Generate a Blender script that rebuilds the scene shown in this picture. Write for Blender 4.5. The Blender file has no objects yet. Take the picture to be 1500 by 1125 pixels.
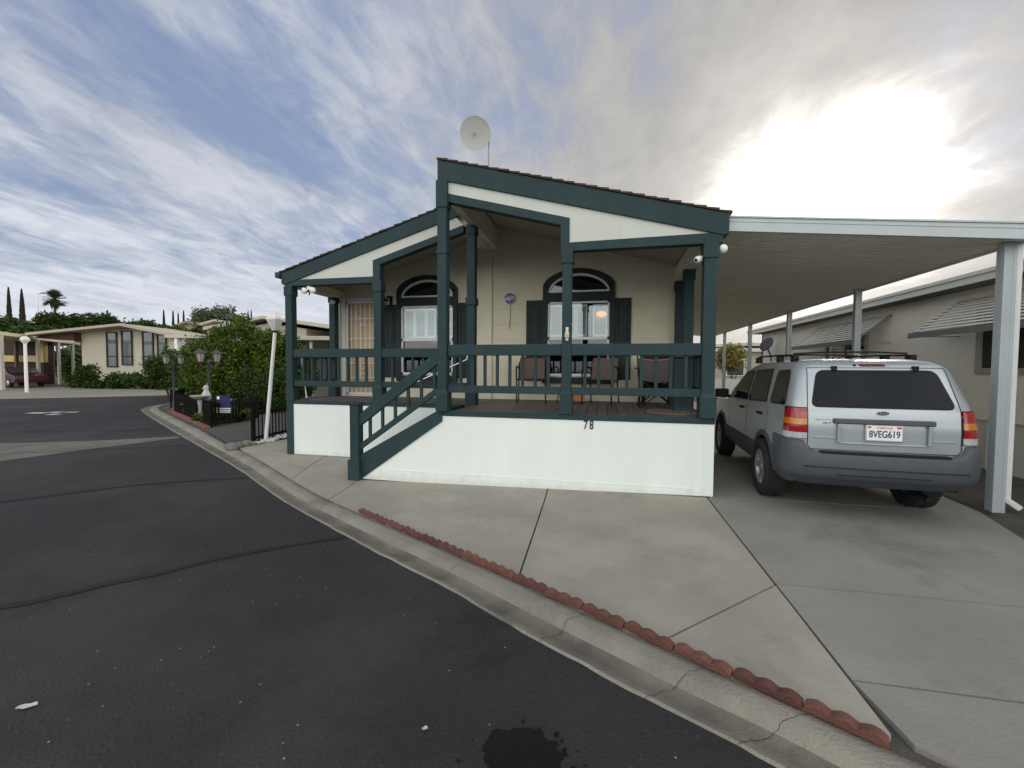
import bpy, bmesh, math, random
from mathutils import Vector, Matrix, noise as mnoise
R = math.radians
random.seed(7)
scene = bpy.context.scene
COL = scene.collection

# ------------------------------------------------------------------ camera
F, PITCH, ROLL, YAW, CAMH = 620.0, R(2.18), R(.315), R(-12.6), 1.6
cam = bpy.data.cameras.new("camera"); camo = bpy.data.objects.new("camera", cam); COL.objects.link(camo)
fw = Vector((math.sin(YAW)*math.cos(PITCH), math.cos(YAW)*math.cos(PITCH), -math.sin(PITCH)))
r0 = Vector((math.cos(YAW), -math.sin(YAW), 0)); u0 = r0.cross(fw)
rr = math.cos(ROLL)*r0 + math.sin(ROLL)*u0; uu = -math.sin(ROLL)*r0 + math.cos(ROLL)*u0
m = Matrix((( rr.x, uu.x, -fw.x, 0), (rr.y, uu.y, -fw.y, 0), (rr.z, uu.z, -fw.z, CAMH), (0, 0, 0, 1)))
camo.matrix_world = m
cam.sensor_width = 36; cam.lens = F/1500*36; cam.clip_end = 1500; cam.clip_start = .05
scene.camera = camo

# ------------------------------------------------------------------ mesh helpers
def tag(o, label=None, cat=None, group=None, kind=None):
    if label: o['label'] = label
    if cat: o['category'] = cat
    if group: o['group'] = group
    if kind: o['kind'] = kind
    return o

def empty(name, loc, label=None, cat=None, group=None, rz=0):
    o = bpy.data.objects.new(name, None); COL.objects.link(o)
    o.location = loc; o.rotation_euler.z = rz; o.empty_display_size = .2
    o['wl'] = list(loc)
    return tag(o, label, cat, group)

class MB:
    """collects shapes, then links them as one mesh object"""
    def __init__(s): s.v = []; s.f = []; s.sm = []; s.mi = []; s.cur = 0
    def add(s, vs, fs, smooth=False):
        b = len(s.v); s.v += [tuple(v) for v in vs]
        for f in fs: s.f.append([b+i for i in f]); s.sm.append(smooth); s.mi.append(s.cur)
    def box(s, x0, x1, y0, y1, z0, z1, M=None):
        if x0 > x1: x0, x1 = x1, x0
        if y0 > y1: y0, y1 = y1, y0
        if z0 > z1: z0, z1 = z1, z0
        vs = [(x, y, z) for z in (z0, z1) for y in (y0, y1) for x in (x0, x1)]
        if M: vs = [M @ Vector(v) for v in vs]
        s.add(vs, [(0,2,3,1),(4,5,7,6),(0,1,5,4),(2,6,7,3),(0,4,6,2),(1,3,7,5)]); return s
    def bar(s, p, q, w, h, up=(0,0,1)):
        """rectangular bar from p to q, w sideways, h along up"""
        p = Vector(p); q = Vector(q); d = (q-p).normalized(); up = Vector(up)
        side = d.cross(up).normalized(); u = side.cross(d).normalized()
        vs = [c + side*a*w/2 + u*b*h/2 for c in (p, q) for a, b in ((-1,-1),(1,-1),(1,1),(-1,1))]
        s.add(vs, [(3,2,1,0),(4,5,6,7),(0,1,5,4),(1,2,6,5),(2,3,7,6),(3,0,4,7)]); return s
    def prism(s, poly, axis, a, b):
        """extrude 2D polygon along axis: axis 'y': poly=(x,z); 'x': (y,z); 'z': (x,y)"""
        def P(p, t):
            return {'y': (p[0], t, p[1]), 'x': (t, p[0], p[1]), 'z': (p[0], p[1], t)}[axis]
        n = len(poly); vs = [P(p, a) for p in poly] + [P(p, b) for p in poly]
        area = sum(poly[i][0]*poly[(i+1) % n][1]-poly[(i+1) % n][0]*poly[i][1] for i in range(n))
        flip = (area > 0) ^ (b > a) ^ (axis == 'y')
        f0 = list(range(n)); f1 = list(range(n, 2*n))
        fs = [f0 if flip else f0[::-1], f1[::-1] if flip else f1]
        for i in range(n):
            j = (i+1) % n; q = (i, i+n, j+n, j); fs.append(q if flip else q[::-1])
        s.add(vs, fs); return s
    def tube(s, pts, r, n=8, r2=None, cap=True, smooth=True):
        pts = [Vector(p) for p in pts]; N = len(pts); vs = []; pr = None
        for i, p in enumerate(pts):
            d = (pts[min(i+1, N-1)]-pts[max(i-1, 0)]).normalized()
            if pr is None:
                a = Vector((0, 0, 1)) if abs(d.z) < .9 else Vector((1, 0, 0)); e = d.cross(a).normalized()
            else:
                e = (pr - d*pr.dot(d)).normalized()
            pr = e; g = d.cross(e)
            rad = r if r2 is None else r+(r2-r)*i/max(1, N-1)
            if isinstance(r, (list, tuple)): rad = r[i]
            vs += [p + (e*math.cos(2*math.pi*k/n)+g*math.sin(2*math.pi*k/n))*rad for k in range(n)]
        fs = [(i*n+k, i*n+(k+1) % n, (i+1)*n+(k+1) % n, (i+1)*n+k) for i in range(N-1) for k in range(n)]
        s.add(vs, fs, smooth)
        if cap: s.add(vs[:n], [tuple(range(n))[::-1]]); s.add(vs[-n:], [tuple(range(n))])
        return s
    def lathe(s, prof, c=(0,0,0), n=24, M=None, smooth=True, a0=0, a1=2*math.pi):
        full = abs(a1-a0-2*math.pi) < 1e-6; K = n if full else n+1
        vs = []
        for (r, z) in prof:
            for k in range(K):
                t = a0+(a1-a0)*k/n; v = Vector((r*math.cos(t), r*math.sin(t), z))
                if M: v = M @ v
                vs.append(v+Vector(c))
        fs = []
        for i in range(len(prof)-1):
            for k in range(n):
                k2 = (k+1) % K
                fs.append((i*K+k, i*K+k2, (i+1)*K+k2, (i+1)*K+k))
        s.add(vs, fs, smooth); return s
    def grid(s, fn, nu, nv, smooth=True):
        vs = [fn(i/nu, j/nv) for j in range(nv+1) for i in range(nu+1)]
        fs = [(j*(nu+1)+i, j*(nu+1)+i+1, (j+1)*(nu+1)+i+1, (j+1)*(nu+1)+i) for j in range(nv) for i in range(nu)]
        s.add(vs, fs, smooth); return s
    def build(s, name, mat, parent=None, local=False, bevel=0, label=None, fixn=False):
        me = bpy.data.meshes.new(name); off = Vector((0, 0, 0))
        if parent is not None and not local and 'wl' in parent: off = Vector(parent['wl'])
        me.from_pydata([Vector(v)-off for v in s.v], [], s.f)
        me.polygons.foreach_set('use_smooth', s.sm)
        mats = mat if isinstance(mat, (list, tuple)) else [mat]
        for x in mats: me.materials.append(x)
        if len(mats) > 1: me.polygons.foreach_set('material_index', s.mi)
        me.validate(); me.update()
        if fixn:
            bm = bmesh.new(); bm.from_mesh(me); bmesh.ops.recalc_face_normals(bm, faces=bm.faces); bm.to_mesh(me); bm.free()
        o = bpy.data.objects.new(name, me); COL.objects.link(o)
        if parent is not None:
            o.parent = parent
            if 'wl' in parent: o['wl'] = parent['wl']
        if bevel:
            b = o.modifiers.new('bevel', 'BEVEL'); b.width = bevel; b.segments = 2; b.limit_method = 'ANGLE'
        if label: o['label'] = label
        return o

def box(name, mat, parent, *a, **k): 
    return MB().box(*a).build(name, mat, parent, **k)

def text(name, body, size, mat, parent, M, extrude=.003, font_scale=(1, 1), local=False, bold=0.0, sub=True):
    cu = bpy.data.curves.new(name, 'FONT'); cu.body = body; cu.size = size; cu.extrude = extrude
    cu.align_x = 'CENTER'; cu.align_y = 'CENTER'; cu.offset = bold
    t = bpy.data.objects.new(name, cu); COL.objects.link(t)
    dg = bpy.context.evaluated_depsgraph_get(); dg.update()
    me = bpy.data.meshes.new_from_object(t.evaluated_get(dg)); bpy.data.objects.remove(t)
    S = Matrix.Diagonal((font_scale[0], font_scale[1], 1, 1))
    me.transform(M @ S)
    if parent is not None and not local and 'wl' in parent: me.transform(Matrix.Translation(-Vector(parent['wl'])))
    me.materials.clear(); me.materials.append(mat)
    o = bpy.data.objects.new(name, me); COL.objects.link(o)
    if parent is not None:
        o.parent = parent
    return o
def facing(x, y, z, rz=0, tilt=0):   # text lying in the xz plane, read from -y
    return Matrix.Translation((x, y, z)) @ Matrix.Rotation(rz, 4, 'Z') @ Matrix.Rotation(math.pi/2+tilt, 4, 'X')

def copy_tree(o, parent=None):
    c = o.copy(); COL.objects.link(c)
    if parent is not None: c.parent = parent
    for ch in list(o.children): copy_tree(ch, c)
    return c

# ------------------------------------------------------------------ materials
MATS = {}
def mat(name, col, rough=.7, var=.0, vscale=4, bump=0, bscale=60, metal=0, spec=.5, col2=None, stains=None, coord='Object', stretch=None, island=None, coat=0, wave=None):
    m = bpy.data.materials.new(name); m.use_nodes = True; nt = m.node_tree; N = nt.nodes; L = nt.links
    b = N['Principled BSDF']; b.inputs['Roughness'].default_value = rough; b.inputs['Metallic'].default_value = metal
    b.inputs['Specular IOR Level'].default_value = spec; b.inputs['Coat Weight'].default_value = coat
    c = (*col, 1); b.inputs['Base Color'].default_value = c; b.inputs['Coat Roughness'].default_value = .05
    tc = N.new('ShaderNodeTexCoord'); src = tc.outputs[coord]
    if stretch:
        mp = N.new('ShaderNodeMapping'); mp.inputs['Scale'].default_value = stretch; L.new(src, mp.inputs[0]); src = mp.outputs[0]
    out = None
    if var or col2:
        n = N.new('ShaderNodeTexNoise'); n.inputs['Scale'].default_value = vscale; n.inputs['Detail'].default_value = 6; n.inputs['Roughness'].default_value = .62
        L.new(src, n.inputs['Vector'])
        r = N.new('ShaderNodeValToRGB'); r.color_ramp.elements[0].position = .32; r.color_ramp.elements[1].position = .68
        a = col2 if col2 else tuple(x*(1-var) for x in col); d = col if col2 else tuple(min(1, x*(1+var)) for x in col)
        r.color_ramp.elements[0].color = (*a, 1); r.color_ramp.elements[1].color = (*d, 1)
        L.new(n.outputs['Fac'], r.inputs[0]); out = r.outputs[0]
    if stains:   # (colour, scale, threshold, strength)
        for (sc, ss, th, st) in stains:
            n = N.new('ShaderNodeTexNoise'); n.inputs['Scale'].default_value = ss; n.inputs['Detail'].default_value = 8; n.inputs['Roughness'].default_value = .65
            mp2 = N.new('ShaderNodeMapping'); mp2.inputs['Location'].default_value = (ss*7.3, ss*3.1, 1.7); L.new(src, mp2.inputs[0]); L.new(mp2.outputs[0], n.inputs['Vector'])
            r = N.new('ShaderNodeMapRange'); r.inputs['From Min'].default_value = th; r.inputs['From Max'].default_value = th+.12; r.inputs['To Max'].default_value = st
            L.new(n.outputs['Fac'], r.inputs['Value'])
            mx = N.new('ShaderNodeMix'); mx.data_type = 'RGBA'; L.new(r.outputs[0], mx.inputs['Factor'])
            if out: L.new(out, mx.inputs['A'])
            else: mx.inputs['A'].default_value = c
            mx.inputs['B'].default_value = (*sc, 1); out = mx.outputs['Result']
    if island:
        g = N.new('ShaderNodeNewGeometry'); r = N.new('ShaderNodeValToRGB')
        e = r.color_ramp.elements; e[0].color = (*island[0], 1); e[1].color = (*island[-1], 1)
        for i, x in enumerate(island[1:-1]): q = e.new((i+1)/(len(island)-1)); q.color = (*x, 1)
        L.new(g.outputs['Random Per Island'], r.inputs[0]); 
        if out:
            mx = N.new('ShaderNodeMix'); mx.data_type = 'RGBA'; mx.blend_type = 'MULTIPLY'; mx.inputs['Factor'].default_value = 1
            L.new(r.outputs[0], mx.inputs['A']); L.new(out, mx.inputs['B']); out = mx.outputs['Result']
        else: out = r.outputs[0]
    if out: L.new(out, b.inputs['Base Color'])
    h = None
    if bump:
        n = N.new('ShaderNodeTexNoise'); n.inputs['Scale'].default_value = bscale; n.inputs['Detail'].default_value = 4
        L.new(src, n.inputs['Vector']); bp = N.new('ShaderNodeBump'); bp.inputs['Strength'].default_value = bump; bp.inputs['Distance'].default_value = .01
        L.new(n.outputs['Fac'], bp.inputs['Height']); L.new(bp.outputs[0], b.inputs['Normal']); h = bp
    if wave:    # (axis, period, strength, distance): real grooves of pressed siding
        ax, per, st, dist = wave
        sx = N.new('ShaderNodeSeparateXYZ'); L.new(tc.outputs['Object'], sx.inputs[0])
        md = N.new('ShaderNodeMath'); md.operation = 'DIVIDE'; L.new(sx.outputs[ax], md.inputs[0]); md.inputs[1].default_value = per
        fr = N.new('ShaderNodeMath'); fr.operation = 'FRACT'; L.new(md.outputs[0], fr.inputs[0])
        mr = N.new('ShaderNodeMapRange'); mr.inputs['From Min'].default_value = 0; mr.inputs['From Max'].default_value = .07; L.new(fr.outputs[0], mr.inputs['Value'])
        bp = N.new('ShaderNodeBump'); bp.inputs['Strength'].default_value = st; bp.inputs['Distance'].default_value = dist
        L.new(mr.outputs[0], bp.inputs['Height'])
        if h: L.new(h.outputs[0], bp.inputs['Normal'])
        L.new(bp.outputs[0], b.inputs['Normal'])
    MATS[name] = m; return m

TEAL = mat('teal_paint', (.018, .041, .047), .66, .16, 3, .35, 70, spec=.3, stretch=(1, 1, .35), stains=[((.022, .058, .068), 1.8, .58, .6), ((.006, .02, .026), 7, .66, .5)])
TEALD = mat('dark_green_shutter', (.011, .027, .028), .7, .15, 5, .1, 60)
CREAM = mat('white_panel', (.735, .795, .785), .6, .035, 2, .12, 120, stretch=(1, 1, .3), stains=[((.62, .65, .61), 1.3, .60, .4), ((.5, .47, .40), 5, .70, .35)])
def splash(m_, top, col_, amt):
    nt_ = m_.node_tree; N_ = nt_.nodes; L_ = nt_.links; b_ = N_['Principled BSDF']; tc_ = N_.new('ShaderNodeTexCoord'); sx_ = N_.new('ShaderNodeSeparateXYZ'); L_.new(tc_.outputs['Object'], sx_.inputs[0])
    n_ = N_.new('ShaderNodeTexNoise'); n_.inputs['Scale'].default_value = 7; n_.inputs['Detail'].default_value = 8; n_.inputs['Roughness'].default_value = .7; L_.new(tc_.outputs['Object'], n_.inputs['Vector'])
    md_ = N_.new('ShaderNodeMath'); md_.operation = 'MULTIPLY_ADD'; L_.new(n_.outputs['Fac'], md_.inputs[0]); md_.inputs[1].default_value = -.34; L_.new(sx_.outputs['Z'], md_.inputs[2])
    mr_ = N_.new('ShaderNodeMapRange'); mr_.inputs['From Min'].default_value = top-.20; mr_.inputs['From Max'].default_value = top-.32; mr_.inputs['To Max'].default_value = amt; L_.new(md_.outputs[0], mr_.inputs['Value'])
    mx_ = N_.new('ShaderNodeMix'); mx_.data_type = 'RGBA'; L_.new(mr_.outputs[0], mx_.inputs['Factor']); L_.new(b_.inputs['Base Color'].links[0].from_socket, mx_.inputs['A']); mx_.inputs['B'].default_value = (*col_, 1); L_.new(mx_.outputs['Result'], b_.inputs['Base Color'])
splash(CREAM, .11, (.46, .44, .38), .42)
GABLE = mat('gable_panel', (.55, .58, .54), .7, .03, 2, .1, 120)
BEIGE = mat('beige_siding', (.68, .645, .505), .75, .04, 2.5, .25, 140, wave=(2, .305, .5, .012), stains=[((.60, .565, .44), 1.2, .58, .5)])
BEIGEP = mat('beige_trim', (.69, .655, .53), .7, .04, 2, .15, 120)
CEIL = mat('porch_ceiling', (.46, .43, .34), .85, .05, 2, .2, 80)
DECKM = mat('deck_boards', (.125, .105, .10), .6, .0, 3, .35, 40, stretch=(6, .6, 1), island=[(.10, .085, .08), (.15, .125, .118), (.12, .10, .098)])
WHITE = mat('white_vinyl', (.78, .80, .80), .4, .02, 4)
WHITEM = mat('white_metal', (.75, .77, .78), .35, .05, 3, .05, 60, stains=[((.5, .48, .44), 3, .68, .4)])
GLASSD = mat('window_glass', (.012, .014, .016), .04, spec=.8)
BLACKM = mat('black_metal', (.006, .006, .007), .55, .1, 8, spec=.3)
FENCEM = mat('black_fence_paint', (.003, .003, .003), .8, .1, 8, spec=.15)
SHING = mat('asphalt_shingle', (.055, .04, .035), .95, .35, 14, .8, 60, island=[(.7, .7, .7), (1.2, 1.1, 1.05), (.9, .9, .9)])
STEEL = mat('galvanised', (.55, .57, .58), .35, .1, 5, metal=.8)

def glass(name, tint=(.9, .95, .95), refl=.12):
    m = bpy.data.materials.new(name); m.use_nodes = True; nt = m.node_tree; N = nt.nodes; L = nt.links
    N.remove(N['Principled BSDF']); o = N['Material Output']
    t = N.new('ShaderNodeBsdfTransparent'); t.inputs[0].default_value = (*tint, 1)
    g = N.new('ShaderNodeBsdfGlossy'); g.inputs['Roughness'].default_value = .03; g.inputs[0].default_value = (.9, .95, 1, 1)
    fr = N.new('ShaderNodeFresnel'); fr.inputs[0].default_value = 1.5
    ad = N.new('ShaderNodeMath'); ad.operation = 'ADD'; ad.inputs[1].default_value = refl; ad.use_clamp = True
    L.new(fr.outputs[0], ad.inputs[0]); mx = N.new('ShaderNodeMixShader'); L.new(ad.outputs[0], mx.inputs[0])
    L.new(t.outputs[0], mx.inputs[1]); L.new(g.outputs[0], mx.inputs[2]); L.new(mx.outputs[0], o.inputs[0]); return m
PANE = glass('clear_pane', refl=.03)
TINT = glass('tinted_pane', (.16, .19, .19), .05)

def emis(name, col, st):
    m = bpy.data.materials.new(name); m.use_nodes = True; b = m.node_tree.nodes['Principled BSDF']
    b.inputs['Base Color'].default_value = (*col, 1); b.inputs['Emission Color'].default_value = (*col, 1); b.inputs['Emission Strength'].default_value = st
    return m

# ------------------------------------------------------------------ ground
def g(x, y):
    """shallow dip of the paving towards the foot of the stairs"""
    a = (x+3.6)/(3.2 if x > -3.6 else 1.6); b = (y-5.2)/(.8 if y > 5.2 else 2.0)
    return -.105*math.exp(-a*a)*math.exp(-b*b)

def inset_poly(poly, d):
    ar = sum(poly[i-1][0]*poly[i][1]-poly[i][0]*poly[i-1][1] for i in range(len(poly))); s_ = 1 if ar > 0 else -1; out = []
    for i in range(len(poly)):
        p = Vector(poly[i][:2]); a = (p-Vector(poly[i-1][:2])).normalized(); b = (Vector(poly[(i+1) % len(poly)][:2])-p).normalized()
        n1 = Vector((-a.y, a.x))*s_; n2 = Vector((-b.y, b.x))*s_; m_ = n1+n2; m_ = m_/max(.5, m_.dot(n1)); out.append((p.x+m_.x*d, p.y+m_.y*d))
    return out

def sheet(name, mat, polys, z, gap=0, thick=0, kind='structure', parent=None, edge=.5):
    """flat sheet(s) of ground following g(); each polygon can be shrunk by gap"""
    bm = bmesh.new()
    for poly in polys:
        if gap: poly = inset_poly(poly, gap)
        bm.faces.new([bm.verts.new((p[0], p[1], 0)) for p in poly])
    bmesh.ops.triangulate(bm, faces=bm.faces[:])
    for _ in range(9):
        es = []
        for e in bm.edges:
            mid = (e.verts[0].co+e.verts[1].co)/2; L = e.calc_length()
            near = max(0, max(-9-mid.x, mid.x-3, -2-mid.y, mid.y-9)-L/2)
            if L > edge*(1+near*.8) and near < 40: es.append(e)
        if not es: break
        bmesh.ops.subdivide_edges(bm, edges=es, cuts=1); bmesh.ops.triangulate(bm, faces=bm.faces[:])
    if thick:
        r = bmesh.ops.extrude_face_region(bm, geom=bm.faces[:])
        low = [v for v in r['geom'] if isinstance(v, bmesh.types.BMVert)]
        for v in low: v.co.z -= thick
    for v in bm.verts: v.co.z += z+g(v.co.x, v.co.y)
    bmesh.ops.recalc_face_normals(bm, faces=bm.faces)
    if not thick:
        for f in bm.faces:
            if f.normal.z < 0: f.normal_flip()
    me = bpy.data.meshes.new(name); bm.to_mesh(me); bm.free(); me.materials.append(mat)
    o = bpy.data.objects.new(name, me); COL.objects.link(o); o['kind'] = kind
    return o

ASPH = mat('asphalt', (.031, .0305, .032), .88, .0, .9, 1.0, 70, spec=.3, col2=(.0225, .0222, .0235),
           stains=[((.050, .0475, .046), .45, .52, .6), ((.013, .0125, .013), 1.1, .60, .6), ((.030, .030, .029), 4, .58, .4), ((.095, .09, .085), 48, .60, .6), ((.008, .008, .008), 40, .60, .6)])
def road_extra(m):
    N = m.node_tree.nodes; L = m.node_tree.links; b = N['Principled BSDF']
    # sparse pale chips in the aggregate
    v = N.new('ShaderNodeTexVoronoi'); v.inputs['Scale'].default_value = 16; tc = N.new('ShaderNodeTexCoord'); L.new(tc.outputs['Object'], v.inputs['Vector'])
    lt = N.new('ShaderNodeMath'); lt.operation = 'LESS_THAN'; lt.inputs[1].default_value = .075; L.new(v.outputs['Distance'], lt.inputs[0])
    sp = N.new('ShaderNodeSeparateColor'); L.new(v.outputs['Color'], sp.inputs[0])
    gt = N.new('ShaderNodeMath'); gt.operation = 'GREATER_THAN'; gt.inputs[1].default_value = .80; L.new(sp.outputs[0], gt.inputs[0])
    ml = N.new('ShaderNodeMath'); ml.operation = 'MULTIPLY'; L.new(lt.outputs[0], ml.inputs[0]); L.new(gt.outputs[0], ml.inputs[1])
    mx = N.new('ShaderNodeMix'); mx.data_type = 'RGBA'; old = b.inputs['Base Color'].links[0].from_socket
    L.new(ml.outputs[0], mx.inputs['Factor']); L.new(old, mx.inputs['A']); mx.inputs['B'].default_value = (.32, .31, .28, 1); L.new(mx.outputs['Result'], b.inputs['Base Color'])
road_extra(ASPH)
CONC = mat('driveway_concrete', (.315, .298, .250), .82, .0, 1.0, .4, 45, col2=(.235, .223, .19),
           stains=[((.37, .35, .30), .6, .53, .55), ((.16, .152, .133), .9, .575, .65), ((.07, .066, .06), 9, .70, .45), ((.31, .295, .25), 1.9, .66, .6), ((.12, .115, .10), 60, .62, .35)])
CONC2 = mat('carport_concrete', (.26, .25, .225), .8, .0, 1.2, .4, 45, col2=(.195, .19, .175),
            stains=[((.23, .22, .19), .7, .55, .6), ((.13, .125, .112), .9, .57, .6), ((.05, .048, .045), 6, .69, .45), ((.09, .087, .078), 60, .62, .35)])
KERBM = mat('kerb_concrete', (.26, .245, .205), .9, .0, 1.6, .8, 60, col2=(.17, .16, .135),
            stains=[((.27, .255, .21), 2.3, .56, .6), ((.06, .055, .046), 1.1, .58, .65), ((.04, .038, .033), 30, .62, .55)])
DIRT = mat('gravelly_soil', (.085, .078, .066), .95, .3, 3, 1, 90, stains=[((.14, .13, .11), 40, .58, .7)])
BEIGECON = mat('pale_old_concrete', (.22, .205, .17), .9, .12, .5, .3, 80)
SEAL = mat('tar_seal', (.004, .004, .005), .8, .3, 4, .3, 60)

sheet('ground', DIRT, [[(-400, -200), (400, -200), (400, 600), (-400, 600)]], -.13, edge=3)
# the road is one wide sheet left of the kerb
pairs = [(.95, 1.74, 1.55, 1.83), (.6, 1.98, .95, 2.16), (.36, 2.10, .70, 2.30), (.11, 2.22, .43, 2.45), (-.26, 2.43, .02, 2.68), (-.66, 2.66, -.45, 2.95), (-1.17, 2.98, -.95, 3.25),
         (-1.95, 3.40, -1.75, 3.71), (-2.94, 4.0, -2.80, 4.32), (-3.55, 4.36, -3.45, 4.70), (-4.45, 4.88, -4.30, 5.20), (-5.35, 5.41, -5.15, 5.68), (-6.9, 6.32, -6.65, 6.60),
         (-8.58, 7.31, -8.35, 7.60), (-11.1, 8.79, -10.8, 9.15), (-13.6, 10.28, -13.3, 10.65), (-15.9, 11.68, -15.55, 12.0), (-17.3, 12.6, -16.9, 12.95), (-18.2, 13.5, -17.7, 13.75), (-18.67, 14.4, -18.15, 14.45), (-18.9, 16.5, -18.3, 16.5), (-19, 26, -18.4, 26)]
pairs = [(3.4, .32, 4.0, .40)] + pairs
A_ = [(p[0], p[1]) for p in pairs]; B_ = [(p[2], p[3]) for p in pairs]
sheet('road', ASPH, [[(-120, -60), (60, -60), (60, -2), (4.5, -.3)] + A_ + [(-19, 60), (-120, 60)]], -.062, edge=.8)
lots = [(p[0]-.0, p[1]) for p in B_] + [(-18.4, 120), (90, 120), (90, -2), (4.6, .1)]
sheet('garden_ground', DIRT, [lots], -.03, edge=1)
# rolled kerb with gutter
km = MB(); prof = [(0, -.0625), (.04, -.05), (.22, -.062), (.42, -.07), (.50, -.05), (.60, -.012), (.70, -.003), (.85, .0), (1.0, -.002), (1.005, -.08)]
def kerb_pt(s):
    i = min(int(s), len(pairs)-2); t = s-i; p = pairs[i]; q = pairs[i+1]
    return [p[k]+(q[k]-p[k])*t for k in range(4)]
nseg = 260; vs = []; fs = []
for i in range(nseg+1):
    ax, ay, bx, by = kerb_pt(i/nseg*(len(pairs)-1)); 
    j = mnoise.noise((ax*5, ay*5, 0))*.02
    for (t, z) in prof:
        jj = j*(1-t) if t < .1 else 0
        x = ax+(bx-ax)*(t-jj); y = ay+(by-ay)*(t-jj*2)
        z2 = z+mnoise.noise((x*3, y*3, 2))*.004
        vs.append((x, y, z2+g(x, y)))
P_ = len(prof)
for i in range(nseg):
    for k in range(P_-1): fs.append((i*P_+k, (i+1)*P_+k, (i+1)*P_+k+1, i*P_+k+1))
km.add(vs, fs, True)
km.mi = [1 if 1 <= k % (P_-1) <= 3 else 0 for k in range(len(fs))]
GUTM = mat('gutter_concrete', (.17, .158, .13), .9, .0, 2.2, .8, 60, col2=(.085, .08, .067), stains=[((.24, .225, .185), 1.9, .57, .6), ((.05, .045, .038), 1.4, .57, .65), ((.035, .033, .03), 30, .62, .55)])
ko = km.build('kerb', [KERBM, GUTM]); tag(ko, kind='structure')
for f in ko.data.polygons: pass
bm = bmesh.new(); bm.from_mesh(ko.data)
if sum(f.normal.z for f in bm.faces) < 0: bmesh.ops.reverse_faces(bm, faces=bm.faces)
bm.to_mesh(ko.data); bm.free()

# shrinkage cracks and joints across the kerb
CRK = mat('kerb_crack', (.02, .018, .015), .95); cm_ = MB()
for ci, sk in enumerate((2.05, 3.6, 5.3, 7.2, 9.15, 10.6, 11.7, 12.6, 13.55, 14.5)):
    ax, ay, bx, by = kerb_pt(sk); pv = None
    for q in range(25):
        t = q/24; z_ = 0
        for (ta, za_), (tb, zb_) in zip(prof, prof[1:-1]):
            if ta <= t <= tb: z_ = za_+(zb_-za_)*(t-ta)/max(1e-6, tb-ta)
        o_ = .02*mnoise.noise((t*5, ci*3.7, 1))+.006*mnoise.noise((t*25, ci*3.7, 8)); dx, dy = (bx-ax), (by-ay); n_ = math.hypot(dx, dy); x = ax+dx*t-dy/n_*o_; y = ay+dy*t+dx/n_*o_; z_ += g(x, y)+.005; hw_ = .0012+.0010*mnoise.noise((t*9, ci, 3))
        cur = [(x+dy/n_*hw_, y-dx/n_*hw_, z_), (x-dy/n_*hw_, y+dx/n_*hw_, z_)]
        if pv: cm_.add([pv[0], pv[1], cur[1], cur[0]], [(0, 1, 2, 3)])
        pv = cur
tag(cm_.build('kerb_cracks', CRK), kind='structure')
# concrete slabs (kerb back edge to the house), joints are real gaps
def kb(x):   # y of the kerb's back edge
    for p, q in zip(B_, B_[1:]):
        if q[0] <= x <= p[0]: return p[1]+(q[1]-p[1])*(x-p[0])/(q[0]-p[0])
    return 2
def kline(x0, x1, n=5): return [(x0+(x1-x0)*i/n, kb(x0+(x1-x0)*i/n)+.012) for i in range(n+1)]
slabs = [kline(-.64, -3.46) + [(-3.60, 5.62), (-.76, 5.72)],
         kline(.30, -.64, 3) + [(-.76, 5.72), (1.25, 5.72), (1.25, 3.45)],
         kline(1.17, .30, 3) + [(1.25, 3.45), (1.25, 2.12)],
         kline(-3.46, -4.55, 3) + [(-4.9, 6.6), (-4.5, 7.2), (-3.6, 7.2), (-3.60, 5.62)],
         kline(-4.55, -6.62, 3) + [(-7.05, 6.9), (-7.0, 7.6), (-6.4, 9.3), (-5.4, 9.3), (-4.9, 6.6)]]
sheet('front_walk', CONC, slabs, .0, gap=.008, thick=.06)
sheet('joint_filler', mat('joint_dirt', (.03, .027, .022), .95, .3, 20), [[(p[0], p[1]) for p in kline(1.0, -4.6, 12)] + [(-4.9, 6.6), (-4.5, 7.2), (1.2, 5.8), (4.3, 5.8), (4.3, 18), (1.25, 18), (1.25, 2.2)]], -.018, edge=1)
def edge_x(y): return 4.42 if y > 6.6 else 4.42-(6.6-y)*.31
ys = [1.98, 2.46, 3.47, 4.48, 5.7, 8.7, 11.7, 14.7, 18, 22]
drive = [[(1.252, a), (edge_x(a), a+.04), (edge_x(b), b+.04), (1.252, b)] for a, b in zip(ys, ys[1:])]
drive[0] = [(1.30, 2.08), (1.62, 1.86), (3.02, 1.0), (3.3, 1.2), (edge_x(2.46), 2.50), (1.252, 2.46)]
drive[3] = [(1.252, 4.48), (edge_x(4.48), 4.52), (edge_x(5.7), 5.74), (1.252, 5.70)]
sheet('driveway', CONC2, drive, .0, gap=.008, thick=.06)
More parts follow.
